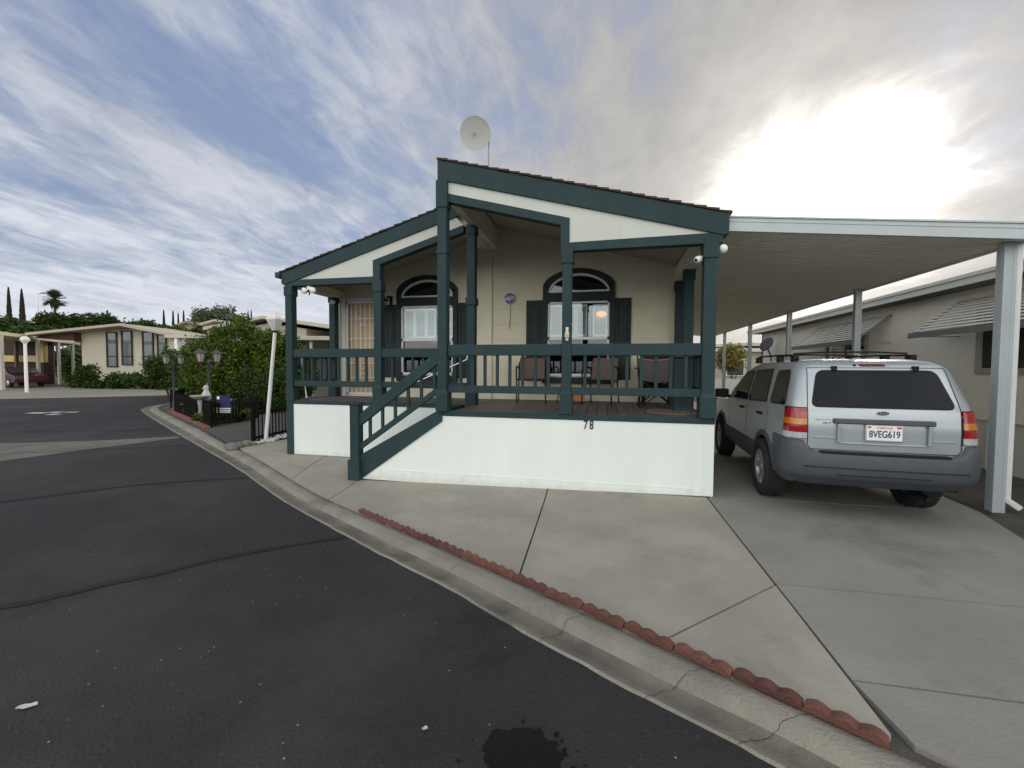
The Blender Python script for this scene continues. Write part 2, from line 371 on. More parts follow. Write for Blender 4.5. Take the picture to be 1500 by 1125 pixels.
# neighbour's driveway, beds and far pavement
sheet('neighbour_driveway', mat('old_asphalt', (.055, .053, .05), .9, .2, 2, .5, 120), [[(-10.0, 8.75), (-7.35, 7.05), (-7.2, 7.9), (-8.2, 12), (-8.8, 26), (-12.0, 26), (-11.6, 14.0), (-10.95, 11.8), (-10.35, 10.2)]], -.012, edge=1)
sheet('far_pavement', BEIGECON, [[(-40, 4.3), (-28.67, 14.56), (-26.8, 16.1), (-24.44, 18.48), (-17.5, 26), (-21, 33), (-35.5, 28.3), (-41, 25.6), (-55, 12)]], -.045, edge=3)
sheet('far_garden_ground', DIRT, [[(-55, 12), (-41, 25.6), (-35.5, 28.3), (-21, 33), (-19, 60), (-120, 120), (-120, 10)]], -.04, edge=4)
sheet('worn_road_strip', mat('worn_strip', (.105, .098, .085), .9, .25, 2, .6, 120, stains=[((.045, .045, .045), 1.5, .5, .7)]),
      [[(-14.5, 5.6), (-11.5, 4.2), (-10.18, 5.14), (-10.0, 6.3), (-9.60, 7.82), (-9.85, 7.97), (-10.8, 7.2), (-12.2, 6.45)]], -.058, edge=.8)

def strip(name, pts, w, mat, z):
    n = len(pts); poly = []; back = []
    P = []
    for i in range(n-1):
        for k in range(14): t = k/14; P.append((pts[i][0]+(pts[i+1][0]-pts[i][0])*t, pts[i][1]+(pts[i+1][1]-pts[i][1])*t))
    P.append(pts[-1]); m = MB(); vs = []
    for i, p in enumerate(P):
        q = P[min(i+1, len(P)-1)]; o = P[max(i-1, 0)]; d = Vector((q[0]-o[0], q[1]-o[1])).normalized()
        ww = w*(1+.35*mnoise.noise((p[0]*3, p[1]*3, 5))); wob = .012*mnoise.noise((p[0]*5, p[1]*5, 9))
        for s in (-1, 1):
            x = p[0]-d.y*(s*ww/2+wob); y = p[1]+d.x*(s*ww/2+wob); vs.append((x, y, z+g(x, y)))
    m.add(vs, [(2*i+1, 2*i, 2*i+2, 2*i+3)[::1] for i in range(len(P)-1)])
    return m, vs
sm = MB()
for pts, w in (([(-9, 1.9), (-7.17, 3.61), (-6.8, 4.08), (-6.35, 4.62), (-5.68, 5.11), (-5.30, 5.36)], .085),
               ([(-4.9, 1.25), (-4.06, 2.02), (-3.89, 2.17), (-3.74, 2.41), (-3.5, 2.7), (-3.34, 2.98), (-3.16, 3.2), (-2.89, 3.46), (-2.56, 3.74)], .078),
               ([(-13, 4.3), (-10.98, 5.55), (-9.82, 6.29), (-8.45, 7.14)], .03),
               ([(-17, 6.2), (-14.65, 7.41), (-11.3, 8.72)], .06)):
    m_, _ = strip('s', pts, w, SEAL, -.056); b = len(sm.v); sm.v += m_.v; sm.f += [[b+i for i in f] for f in m_.f]; sm.sm += m_.sm; sm.mi += m_.mi
so = sm.build('crack_sealant', SEAL); tag(so, kind='structure')
bm = bmesh.new(); bm.from_mesh(so.data)
for f in bm.faces:
    if f.normal.z < 0: f.normal_flip()
bm.to_mesh(so.data); bm.free()
# worn painted word on the road, almost edge-on from here
MARK = mat('worn_white_paint', (.55, .56, .55), .8, .15, 6)
mk = MB()
for (x0_, y0_, x1_, y1_) in ((-19.59, 10.65, -19.05, 10.80), (-18.43, 10.52, -18.10, 10.61), (-19.20, 11.02, -18.86, 11.12), (-18.70, 11.16, -18.58, 11.20), (-18.50, 11.22, -18.36, 11.26)):
    mk.bar((x0_, y0_, -.0575), (x1_, y1_, -.0575), .26, .003)
tag(mk.build('road_marking', MARK), kind='structure')
# wet patch near the camera
WET = mat('wet_asphalt', (.008, .008, .0085), .7, .3, 6, .6, 90, spec=.15)
wp = []
for k in range(120):
    t = 2*math.pi*k/120; r_ = 1+.35*mnoise.noise((math.cos(t)*1.6, math.sin(t)*1.6, 3))+.22*mnoise.noise((math.cos(t)*5, math.sin(t)*5, 1))+.16*mnoise.noise((math.cos(t)*16, math.sin(t)*16, 7))
    wp.append((-.33+.17*r_*math.cos(t), 1.72+.14*r_*math.sin(t)))
spl = [wp]; rs = random.Random(12)
for _ in range(16):
    a = rs.uniform(0, 6.28); d = 1.0+abs(rs.gauss(0, .45)); r_ = rs.uniform(.003, .011)*(1.6-min(1.3, d-1)); cx_, cy_ = -.33+.17*d*math.cos(a), 1.72+.14*d*math.sin(a)
    spl.append([(cx_+r_*(1+.3*math.sin(t*.52*2+d*9))*math.cos(t*.5236), cy_+r_*(1+.3*math.sin(t*.52*2+d*9))*math.sin(t*.5236)) for t in range(12)])
sheet('oil_stain', WET, spl, -.058, edge=.5)

# red scalloped edging blocks
BRICK = mat('red_edging', (.115, .048, .038), .9, .22, 9, .9, 70, stains=[((.12, .04, .032), 5, .6, .5), ((.32, .16, .12), 14, .68, .4)])
def obj_random(m_, lo, hi):
    nt_ = m_.node_tree; b_ = nt_.nodes['Principled BSDF']; oi = nt_.nodes.new('ShaderNodeObjectInfo'); mr_ = nt_.nodes.new('ShaderNodeMapRange'); mr_.inputs['To Min'].default_value = lo; mr_.inputs['To Max'].default_value = hi
    nt_.links.new(oi.outputs['Random'], mr_.inputs['Value']); hs = nt_.nodes.new('ShaderNodeHueSaturation'); nt_.links.new(mr_.outputs[0], hs.inputs['Value'])
    nt_.links.new(b_.inputs['Base Color'].links[0].from_socket, hs.inputs['Color']); nt_.links.new(hs.outputs[0], b_.inputs['Base Color'])
obj_random(BRICK, .7, 1.35)
def edging_block():
    m = MB(); L = .30; T = .055; n = 3; prof = [(0, 0)]
    for i in range(n):
        for k in range(9):
            t = k/8; prof.append((i*L/n+L/n*t, .030+.021*math.sin(math.pi*t)))
    prof.append((L, 0)); m.prism([(p[0]-L/2, p[1]) for p in prof], 'y', -T/2, T/2)
    return m.build('edging_block', BRICK, bevel=.006)
p0 = Vector((1.235, 2.035)); chain = [(1.20, 2.055), (.78, 2.30), (.43, 2.49), (-.45, 2.99), (-.95, 3.29), (-1.75, 3.75), (-2.78, 4.36)]
tot = sum((Vector(a)-Vector(b)).length for a, b in zip(chain, chain[1:])); nb = round(tot/.304)
def along(s):
    for a, b in zip(chain, chain[1:]):
        l = (Vector(b)-Vector(a)).length
        if s <= l: return Vector(a).lerp(Vector(b), s/l), Vector(b)-Vector(a)
        s -= l
    return Vector(chain[-1]), Vector(chain[-1])-Vector(chain[-2])
ORD = ['first', 'second', 'third', 'fourth', 'fifth', 'sixth', 'seventh', 'eighth', 'ninth', 'tenth', 'eleventh', 'twelfth', 'thirteenth', 'fourteenth', 'fifteenth', 'sixteenth', 'seventeenth', 'eighteenth']
eb = edging_block()
for i in range(nb):
    o = eb if i == 0 else eb.copy()
    if i: COL.objects.link(o)
    p, d = along((i+.5)*tot/nb); a = math.atan2(d.y, d.x)
    o.location = (p.x, p.y, g(p.x, p.y)-.004); o.rotation_euler = (R(random.uniform(-7, 5)), R(random.uniform(-1.5, 1.5)), a+R(random.uniform(-3, 3)))
    lab = 'red scalloped concrete edging block, %s from the near end of the row by the driveway' % ORD[i] if i < len(ORD) else 'red scalloped edging block'
    tag(o, lab, 'edging block', 'red scalloped edging blocks along the kerb')

# ------------------------------------------------------------------ the home
Y0, YL, YW = 5.66, 6.65, 8.12
H = empty('mobile_home', (-2.2, Y0, 0), 'cream mobile home with dark teal trim, gabled front porch and white skirting', 'house')
SL, SLL = .269, .298
def zr(x): return 4.50-SL*(x+2.33)          # right roof top surface
def zl(x): return 4.335-SLL*abs(x+2.30)     # left roof top surface
YE = 24.0
def roof_slab(m, x0, z0_, x1, z1_, y0, y1, th):
    m.prism([(x0, z0_), (x1, z1_), (x1, z1_-th), (x0, z0_-th)], 'y', y0, y1)
# roof decks
m = MB(); roof_slab(m, -2.33, 4.485, 1.40, zr(1.40)-.015, Y0-.03, YE, .10)
m.box(-2.36, -2.20, YL-.03, YE, 4.1, 4.46)
roofR = m.build('roof', CEIL, H)
m = MB(); roof_slab(m, -5.74, zl(-5.74)-.015, -2.34, zl(-2.34)-.015, YL-.03, YE, .10); m.build('roof', CEIL, H)
# shingle courses: overlapping strips with ragged butts, overhanging the rake
def shingles(name, x_top, x_bot, zf, y0, y1, parent):
    m = MB(); n = max(3, int(abs(x_bot-x_top)/.14)); sgn = 1 if x_bot > x_top else -1
    for i in range(n):
        xa = x_top+(x_bot-x_top)*i/n; xb = x_top+(x_bot-x_top)*(i+1)/n+sgn*.02
        y = y0-random.uniform(0, .02)
        while y < y1:
            w = .30 if y < 12 else 1.5
            za, zb = zf(xa), zf(xb); t = random.uniform(0, .006)
            vs = [(xa, y, za+.004), (xb, y, zb+.020+t), (xb, y+w-.006, zb+.020+t), (xa, y+w-.006, za+.004), (xa, y, za-.012), (xb, y, zb-.008), (xb, y+w-.006, zb-.008), (xa, y+w-.006, za-.012)]
            m.add(vs, [(0,1,2,3),(4,7,6,5),(0,4,5,1),(1,5,6,2),(2,6,7,3),(3,7,4,0)]); y += w
    return m.build(name, SHING, parent)
shingles('shingles', -2.345, 1.43, zr, Y0-.05, YE, roofR)
shingles('shingles', -2.36, -5.77, zl, YL-.05, YE, roofR)

# front gable right: fascia, panel, header band
def rake(x0, x1, zf, th, ya, yb, name='fascia', mat_=TEAL):
    m = MB(); m.prism([(x0, zf(x0)-.02), (x1, zf(x1)-.02), (x1, zf(x1)-.02-th), (x0, zf(x0)-.02-th)], 'y', ya, yb); return m
m = rake(-2.335, 1.385, zr, .262, Y0-.045, Y0)
m.prism([(-2.335, zr(-2.335)-.282), (-2.22, zr(-2.22)-.282), (-2.22, 3.88), (-2.335, 3.88)], 'y', Y0-.045, Y0)   # ridge-side board
m.prism([(Y0-.045, 3.49), (Y0-.045, 3.235), (YE, 3.235), (YE, 3.49)], 'x', 1.385, 1.42)
m.build('fascia', TEAL, H, bevel=.004)
def band(m, x0, x1, z0_, z1_): m.prism([(x0, z0_), (x1, z1_), (x1, z1_-.115), (x0, z0_-.115)], 'y', Y0-.032, Y0+.09)
m = MB()
za = 4.025; zb = za-SL*(1.72)
m.prism([(-2.22, za), (-.50, zb), (-.50, 3.245), (1.36, 3.262), (1.36, 3.135), (-.615, 3.135), (-.615, zb-.085), (-2.22, za-.115)], 'y', Y0-.032, Y0+.10)
m.build('header', TEAL, H, bevel=.004)
m = MB(); m.prism([(-2.22, zr(-2.22)-.28), (1.30, zr(1.30)-.28), (1.30, 3.24), (-.52, 3.23), (-.52, zb-.01), (-2.22, za-.01)], 'y', Y0-.015, Y0+.05)
m.build('gable_panel', GABLE, H)
box('panel_seam', GABLE, H, .148, .152, Y0-.0175, Y0-.014, 3.262, 3.54)
# left gable
def pz(x): return 3.43+SLL*(x+3.93)
m = rake(-5.72, -2.36, zl, .225, YL-.045, YL)
m.prism([(YL-.045, 3.30), (YL-.045, 3.09), (YE, 3.09), (YE, 3.30)], 'x', -5.755, -5.72); m.build('fascia', TEAL, H, bevel=.004)
m = MB(); m.prism([(-5.69, 3.16), (-3.935, 3.155), (-3.935, pz(-3.935)), (-2.30, pz(-2.30)), (-2.30, pz(-2.30)-.115), (-3.80, pz(-3.80)-.115), (-3.80, 3.045), (-5.69, 3.05)], 'y', YL-.032, YL+.10)
m.build('header', TEAL, H, bevel=.004)
m = MB(); m.prism([(-5.455, 3.15), (-2.44, zl(-2.44)-.24), (-2.30, pz(-2.30)-.005), (-3.92, pz(-3.92)-.005), (-3.92, 3.15)], 'y', YL-.015, YL+.05)
m.build('gable_panel', GABLE, H)
# gutter elbow on left eave
m = MB(); m.box(-5.86, -5.76, YL-.08, YE, 3.20, 3.30); m.build('gutter', TEAL, H, bevel=.01)
# ridge beam and side beams under the porch roof
box('ridge_beam', BEIGEP, H, -2.46, -2.22, YL+.10, YW, 3.90, 4.12)
box('ridge_beam', BEIGEP, H, -2.21, -2.10, Y0+.10, YW, 3.91, 4.30)
box('side_beam', BEIGEP, H, 1.16, 1.36, Y0+.10, YW, 3.14, 3.40)
box('side_beam', BEIGEP, H, -5.70, -5.52, YL+.10, YW, 3.05, 3.22)
# walls
door = (-5.46, -4.66, 1.0, 3.02)
wins = [(-4.18, -3.02), (-1.125, .045)]
ZB, ZT, ZA0, ZA1 = 1.45, 2.86, 3.03, 3.36     # window bottom, top, transom bottom, transom crown
m = MB()
# wall built round the openings
xs = [-5.72, door[0], door[1], wins[0][0], wins[0][1], -2.32]
def wallpiece(x0, x1, z0_, z1a, z1b): m.prism([(x0, z0_), (x1, z0_), (x1, z1b), (x0, z1a)], 'y', YW, YW+.12)
TL = lambda x: zl(x)-.11
TR = lambda x: zr(x)-.11
wallpiece(-5.72, door[0], .2, TL(-5.72), TL(door[0])); wallpiece(door[0], door[1], .2, 1.0, 1.0); wallpiece(door[0], door[1], 3.02, TL(door[0]), TL(door[1]))
wallpiece(door[1], wins[0][0], .2, TL(door[1]), TL(wins[0][0])); wallpiece(*wins[0], .2, ZB, ZB); wallpiece(*wins[0], ZT, ZA0, ZA0)
wallpiece(wins[0][0], wins[0][1], 3.54, TL(wins[0][0]), TL(wins[0][1])); wallpiece(wins[0][1], -2.32, .2, TL(wins[0][1]), TL(-2.32))
wallpiece(-2.32, wins[1][0], .2, TR(-2.32), TR(wins[1][0])); wallpiece(*wins[1], .2, ZB, ZB); wallpiece(*wins[1], ZT, ZA0, ZA0)
wallpiece(wins[1][0], wins[1][1], 3.54, TR(wins[1][0]), TR(wins[1][1])); wallpiece(wins[1][1], 1.30, .2, TR(wins[1][1]), TR(1.30))
m.build('wall', BEIGE, H)
m = MB(); m.box(-5.72, -5.60, YW+.12, YE, .2, 3.18); m.box(1.18, 1.30, YW+.12, YE, .2, 3.38); m.box(-5.72, 1.30, YE-.1, YE, .2, 3.2)
m.build('wall', BEIGE, H, label='long side walls running back from the porch')
box('interior_wall', mat('dark_room', (.05, .045, .04), .9), H, -5.6, 1.18, 10.2, 10.25, .9, 3.2)
box('interior_floor', MATS['dark_room'], H, -5.6, 1.18, YW+.12, 10.2, .9, .95)
m = MB(); m.box(-2.53, -2.22, YW-.05, YW, .98, 3.9); m.build('wall_trim', BEIGEP, H, bevel=.004)
box('wall_trim', BEIGEP, H, 1.20, 1.31, YW-.025, YW, .98, 3.2)
box('wall_trim', BEIGEP, H, -5.73, -5.60, YW-.03, YW, .98, 3.1)
m = MB(); m.box(-4.64, -2.54, YW-.02, YW, .98, 1.10); m.box(-2.21, 1.19, YW-.02, YW, .98, 1.10); m.build('base_board', BEIGEP, H)

SHUTW = mat('interior_shutter', (.50, .56, .64), .5); SHUTF = mat('shutter_stile', (.78, .83, .88), .5)
def window(x0, x1):
    xc = (x0+x1)/2; hw = (x1-x0)/2
    W = empty('window', (xc, YW, ZB)); W.parent = H; W.location = Vector((xc, YW, ZB))-Vector(H['wl'])
    # dark casing with segmental arch
    m = MB()
    def arch(z_spring, crown, w, n=18):
        return [(xc-w+2*w*i/n, z_spring+(crown-z_spring)*max(0, 1-(2*i/n-1)**2)**.72) for i in range(n+1)]
    o = arch(3.19, 3.475, hw+.085); inn = arch(3.11, ZA1+.03, hw-.015)
    for a, b, c, d in zip(o, o[1:], inn, inn[1:]):
        m.prism([a, b, d, c], 'y', YW-.05, YW+.005)
    m.box(x0-.085, x0+.015, YW-.05, YW+.005, ZA0, 3.17); m.box(x1-.015, x1+.085, YW-.05, YW+.005, ZA0, 3.17)
    m.box(x0-.085, x1+.085, YW-.05, YW+.005, ZT-.002, ZA0); m.box(x0-.085, x0+.01, YW-.05, YW+.005, ZB-.02, ZT); m.box(x1-.01, x1+.085, YW-.05, YW+.005, ZB-.02, ZT)
    m.box(x0-.085, x1+.085, YW-.07, YW+.005, ZB-.14, ZB-.02)
    m.build('casing', TEALD, W)
    m = MB()
    lo = [(min(max(p[0], x0), x1), p[1]-.03) for p in o[1:-1]]
    m.prism([(x0, 3.10)]+lo+[(x1, 3.10), (x1, 3.541), (x0, 3.541)], 'y', YW+.001, YW+.11)
    m.build('wall_infill', BEIGE, W)
    m = MB(); fr = .035
    for (a, b, c, d) in ((x0+.01, x0+.01+fr, ZB, ZT), (x1-.01-fr, x1-.01, ZB, ZT), (x0+.01, x1-.01, ZB, ZB+fr+.01), (x0+.01, x1-.01, ZT-fr, ZT), (x0+.01, x1-.01, 2.14, 2.19)):
        m.box(a, b, YW-.025, YW+.03, c, d)
    m.build('frame', WHITE, W)
    i2 = arch(3.11, ZA1+.025, hw-.02); i3 = arch(3.10, ZA1-.02, hw-.055); m = MB()
    for a, b, c, d in zip(i2, i2[1:], i3, i3[1:]): m.prism([a, b, d, c], 'y', YW-.02, YW+.03)
    m.box(x0+.015, x1-.015, YW-.02, YW+.03, ZA0, ZA0+.035); m.box(x0+.02, x0+.055, YW-.02, YW+.03, ZA0+.035, 3.10); m.box(x1-.055, x1-.02, YW-.02, YW+.03, ZA0+.035, 3.10)
    m.build('frame', WHITE, W, label='arched transom frame')
    m = MB(); m.box(x0+.03, x1-.03, YW+.008, YW+.012, 2.17, ZT-.02); m.build('pane', PANE, W)
    m = MB(); m.box(x0+.03, x1-.03, YW+.02, YW+.024, ZB+.03, 2.16); m.build('pane', TINT, W)
    m = MB(); m.prism([(x0+.04, ZA0+.03)]+i3+[(x1-.04, ZA0+.03)][::1], 'y', YW+.01, YW+.014); m.build('pane', GLASSD, W)
    # plantation shutters behind the glass
    yy = YW+.055; zt = ZT-.05; zb_ = 2.20; wtot = x1-x0-.08; a = x0+.04
    for lo_, hi_ in ((zb_, zt), (ZB+.05, 2.13)):
        m = MB(); f_ = MB()
        for (s_, e, closed) in ((0, .225, 1), (.225, .46, 1), (.46, .655, 1), (.655, .745, 0), (.745, 1.0, 1)):
            l = a+wtot*s_+.003; r_ = a+wtot*e-.003
            if closed:
                f_.box(l, l+.030, yy-.014, yy+.014, lo_, hi_); f_.box(r_-.030, r_, yy-.014, yy+.014, lo_, hi_); f_.box(l+.03, r_-.03, yy-.014, yy+.014, hi_-.04, hi_); f_.box(l+.03, r_-.03, yy-.014, yy+.014, lo_, lo_+.05)
            z = lo_+.06
            while z < hi_-.05:
                m.bar((l+.03, yy+(0 if closed else .03), z), (r_-.03, yy+(0 if closed else .03), z), .050 if closed else .03, .006, (0, -.9 if closed else -.1, 1)); z += .038
        m.build('interior_shutter', SHUTW, W); f_.build('shutter_stile', SHUTF, W)
    return W
w1 = window(*wins[0]); w2 = window(*wins[1])
lamp_em = emis('warm_bulb', (1, .52, .28), 1.0)
m = MB(); m.lathe([(.0, .05), (.05, .047), (.08, .025), (.09, 0), (.07, -.03), (.0, -.04)], (-.115, YW+.045, 2.62), 16)
m.build('ceiling_lamp', lamp_em, w2)
for (a, b) in ((-4.545, -4.27), (-2.93, -2.65), (-1.535, -1.215), (.135, .425)):
    m = MB(); z0_, z1_ = 1.39, 2.90
    m.box(a, b, YW-.028, YW-.0, z0_, z1_)
    for (p, q) in ((z0_+.07, 2.02), (2.12, z1_-.07)):
        for (x0, x1, za_, zb2) in ((a+.05, a+.062, p, q), (b-.062, b-.05, p, q), (a+.05, b-.05, p, p+.012), (a+.05, b-.05, q-.012, q)):
            m.box(x0, x1, YW-.038, YW-.0275, za_, zb2)
        m.box(a+.08, b-.08, YW-.036, YW-.0275, p+.03, q-.03)
    m.build('shutter', TEALD, H, bevel=.003)

# security door
D = empty('security_door', (-5.06, YW, 1.0)); D.parent = H; D.location = Vector((-5.06, YW, 1.0))-Vector(H['wl'])
WOOD = mat('tan_door', (.55, .42, .27), .6, .15, 3, stretch=(1, 1, .3))
m = MB(); m.box(door[0]+.01, door[1]-.01, YW+.05, YW+.09, 1.0, 3.0)
for (p, q) in ((1.15, 1.85), (2.0, 2.85)):
    for (a, b) in ((door[0]+.12, -5.10), (-5.02, door[1]-.12)): m.box(a, b, YW+.042, YW+.0505, p, q)
m.build('door_leaf', WOOD, D, bevel=.006)
m = MB(); m.box(door[0]-.09, door[0]+.0, YW-.035, YW+.05, 1.0, 3.06); m.box(door[1], door[1]+.07, YW-.035, YW+.05, 1.0, 3.06); m.box(door[0], door[1], YW-.035, YW+.05, 3.0, 3.06); m.box(door[0]-.09, door[1]+.07, YW-.06, YW+.05, .985, 1.01)
m.build('frame', WHITE, D, bevel=.004)
m = MB(); x0, x1 = door[0]+.015, door[1]-.015; yy = YW-.01
for (a, b, c, d) in ((x0, x0+.035, 1.02, 2.99), (x1-.035, x1, 1.02, 2.99), (x0, x1, 1.02, 1.06), (x0, x1, 2.95, 2.99)): m.box(a, b, yy-.018, yy+.018, c, d)
for i in range(1, 7):
    x = x0+(x1-x0)*i/7; m.box(x-.006, x+.006, yy-.006, yy+.006, 1.04, 2.97)
for z in (1.38, 1.68, 2.20, 2.62): m.box(x0, x1, yy-.008, yy+.004, z-.006, z+.006)
for zc in (1.52, 2.55):
    for s in (-1, 1):
        for q in (-1, 1):
            pts = [(-5.06+s*(.012+.055*math.sin(t*.5)+.0*t)*1, yy-.012, zc+q*(.02+.05*t+.02*math.sin(t*2.4))) for t in [k*.25 for k in range(11)]]
            m.tube(pts, .0055, 6)
            pts = [(-5.06+s*(.07+.035*math.cos(t)), yy-.012, zc+q*(.07+.035*math.sin(t))) for t in [k*.5 for k in range(13)]]
            m.tube(pts, .005, 6)
m.build('grille', WHITE, D)
m = MB(); m.tube([(door[1]-.05, yy-.02, 2.0), (door[1]-.05, yy-.06, 2.0), (door[1]-.14, yy-.06, 2.0)], .01, 8); m.build('handle', STEEL, D)

# deck, skirting, stairs
m = MB()
x = -5.60
while x < 1.28:   # boards run front to back
    w = .137; ya = YL if x < -2.28 else Y0
    m.box(x, min(x+w, 1.29), ya+.005, YW-.02, .955, .985); x += w+.007
dk = m.build('deck_floor', DECKM, H, bevel=.003)
m = MB(); m.box(-2.29, 1.315, Y0-.02, Y0+.02, .912, .990); m.box(1.275, 1.315, Y0+.02, YW, .912, .990); m.box(-5.66, -2.31, YL-.02, YL+.02, .925, .992); m.box(-5.70, -5.66, YL-.02, YW, .925, .992); m.box(-2.33, -2.29, Y0-.02, YL+.0, .912, .990)
m.build('deck_rim', TEAL, H, bevel=.004)
m = MB()
m.prism([(-3.555, -.075), (-2.6, -.075), (-1.6, -.055), (-.4, -.028), (1.315, .008), (1.315, .911), (-2.288, .911), (-2.288, .83), (-3.555, -.065)], 'y', Y0-.008, Y0+.02)
m.box(1.285, 1.313, Y0+.02, YE, -.05, .911); 
# thin battens give the panel its border
m.box(-2.25, -2.243, Y0-.010, Y0-.006, .02, .90); m.box(-3.4, 1.19, Y0-.0125, Y0-.0075, .085, .092); m.box(1.185, 1.192, Y0-.0125, Y0-.0075, .02, .905); m.box(-.43, -.425, Y0-.0095, Y0-.0075, .09, .90)
m.build('skirting', CREAM, H)
m = MB(); m.box(-5.695, -2.31, YL-.008, YL+.02, .006, .924); m.box(-5.60, -5.592, YL-.013, YL-.007, -.1, .92); m.box(-5.59, -2.9, YL-.0125, YL-.0075, .08, .087); m.box(-5.70, -5.67, YL+.02, YE, -.1, .924)
m.build('skirting', CREAM, H, label='skirting panel behind the stairs')
# stairs
S = empty('stairs', (-2.95, 6.1, 0)); S.parent = H; S.location = Vector((-2.95, 6.1, 0))-Vector(H['wl'])
m = MB()
for k in range(5):
    z = .985-(k+1)*.185; xa = -2.31-(k)*.265
    m.box(xa-.29, xa, Y0+.03, YL-.03, z-.035, z)
m.build('tread', DECKM, S, bevel=.004)
m = MB()
for k in range(5):
    z = .985-k*.185; xa = -2.31-k*.265
    m.box(xa-.02, xa, Y0+.03, YL-.03, z-.19, z-.036)
m.build('riser', TEAL, S)
m = MB(); m.prism([(-3.57, -.07), (-3.57, .295), (-2.30, 1.01), (-2.30, .98), (-2.275, .98), (-2.275, .835)], 'y', Y0-.030, Y0-.0085); m.build('stringer', TEAL, S, bevel=.003)
m = MB(); m.prism([(-3.57, -.16), (-3.57, .18), (-2.32, .9), (-2.32, .8)], 'y', YL-.05, YL-.022); m.build('stringer', TEAL, S)
# stair hand rail (sloping)
HR = empty('stair_railing', (-3.64, Y0, 0)); HR.parent = H; HR.location = Vector((-3.64, Y0, 0))-Vector(H['wl'])
yr = Y0-.005
m = MB(); m.prism([(-3.58, .72), (-3.58, .90), (-2.27, 1.885), (-2.27, 1.70)], 'y', yr-.045, yr+.045); m.build('rail', TEAL, HR, bevel=.004)
m = MB(); m.prism([(-3.58, .365), (-3.58, .455), (-2.27, 1.375), (-2.27, 1.285)], 'y', yr-.035, yr+.035); m.build('rail', TEAL, HR, bevel=.004)
m = MB(); m.prism([(-3.62, .925), (-3.62, .955), (-2.27, 1.925), (-2.27, 1.892)], 'y', yr-.02, yr+.085)
for i in range(6):
    x = -3.42+i*.205
    box('baluster', TEAL, HR, x-.02, x+.02, yr-.02, yr+.02, .41+(x+3.58)*.702, .80+(x+3.58)*.752, bevel=.003)
# posts
def post(x, y, z0_, z1_, w=.135, boot=.26, cap=None, capz=None):
    m = MB(); h = w/2
    m.box(x-h, x+h, y-h, y+h, z0_, z1_)
    if boot:
        b = h+.022; m.box(x-b, x+b, y-b, y+b, z0_, z0_+boot); 
        t = z0_+boot
        m.add([(x-b, y-b, t), (x+b, y-b, t), (x+b, y+b, t), (x-b, y+b, t), (x-h, y-h, t+.04), (x+h, y-h, t+.04), (x+h, y+h, t+.04), (x-h, y+h, t+.04)], [(0,1,5,4),(1,2,6,5),(2,3,7,6),(3,0,4,7)])
    if cap:
        b = h+.015; m.box(x-b, x+b, y-b, y+b, cap, min(cap+.17, z1_-.004) if capz is None else capz)
    return m.build('post', TEAL, H, bevel=.004)
PY = Y0+.065
post(-2.265, PY-.06, .985, 4.2, cap=3.82, capz=4.19); 
m = MB(); m.box(-2.345, -2.185, PY-.14, PY+.02, 3.19, 3.23); m.build('post_band', TEAL, H)
post(-.525, PY-.03, .99, 3.2, w=.125, cap=2.98)
post(1.225, PY-.03, .99, 3.2, w=.15, cap=2.96, capz=3.13)
post(1.235, 7.12, .985, 3.15, w=.14, cap=2.98)
post(1.235, 8.00, .985, 3.15, w=.13, cap=2.98)
post(-5.63, YL+.04, .05-.05, 3.08, w=.135, boot=0, cap=2.88)
post(-5.62, YL+.045, .985, 1.2, w=.165, boot=0)
post(-3.865, YL+.05, .985, 3.07, w=.135, cap=2.90)
post(-2.185, YL+.06, .985, 3.93, w=.135, cap=3.77)
m = MB(); m.box(-2.27, -2.10, YL-.025, YL+.145, 2.63, 2.75); m.build('post_band', TEAL, H)
post(-5.62, 7.92, .985, 3.08, w=.135, cap=2.94)
m = MB(); zn = g(-3.64, 5.6)-.03
m.box(-3.715, -3.575, Y0-.08, Y0+.06, zn, 1.06); m.box(-3.74, -3.55, Y0-.105, Y0+.085, zn, .22); m.box(-3.735, -3.555, Y0-.10, Y0+.08, 1.04, 1.075)
m.build('newel_post', TEAL, H, bevel=.006)

def railing(p, q, zt=1.92, n=7, skip=()):
    p = Vector((p[0], p[1], 0)); q = Vector((q[0], q[1], 0)); mid = (p+q)/2
    E = empty('railing', (mid.x, mid.y, .98)); E.parent = H; E.location = Vector((mid.x, mid.y, .98))-Vector(H['wl'])
    m = MB(); m.bar(p+Vector((0, 0, zt-.075)), q+Vector((0, 0, zt-.075)), .085, .15); m.build('rail', TEAL, E, bevel=.005)
    m = MB(); m.bar(p+Vector((0, 0, 1.298)), q+Vector((0, 0, 1.298)), .07, .102); m.build('rail', TEAL, E, bevel=.005)
    d = (q-p)
    for i in range(n):
        c = p+d*(i+1)/(n+1); MB().box(c.x-.02, c.x+.02, c.y-.02, c.y+.02, 1.345, zt-.148).build('baluster', TEAL, E, bevel=.003)
railing((-2.19, PY-.045), (-.59, PY-.045), n=8)
railing((-.46, PY-.045), (1.15, PY-.045), n=8)
railing((1.24, 5.78), (1.24, 7.05), n=6); railing((1.24, 7.19), (1.24, 7.94), n=3)
railing((-5.55, YL+.03), (-3.93, YL+.03), n=8)
railing((-3.79, YL+.03), (-3.42, YL+.03), n=1)
railing((-3.42, YL+.03), (-2.27, YL+.03), n=5)
railing((-5.62, 6.76), (-5.62, 7.85), n=5)
# house number
DARKB = mat('dark_bronze', (.03, .022, .02), .4, metal=.5)
text('house_number', '7', .165, DARKB, H, facing(-.262, Y0-.012, .848), .005, (.68, 1), bold=.0015)
text('house_number', '8', .165, DARKB, H, facing(-.186, Y0-.012, .848), .005, (.68, 1), bold=.0015)
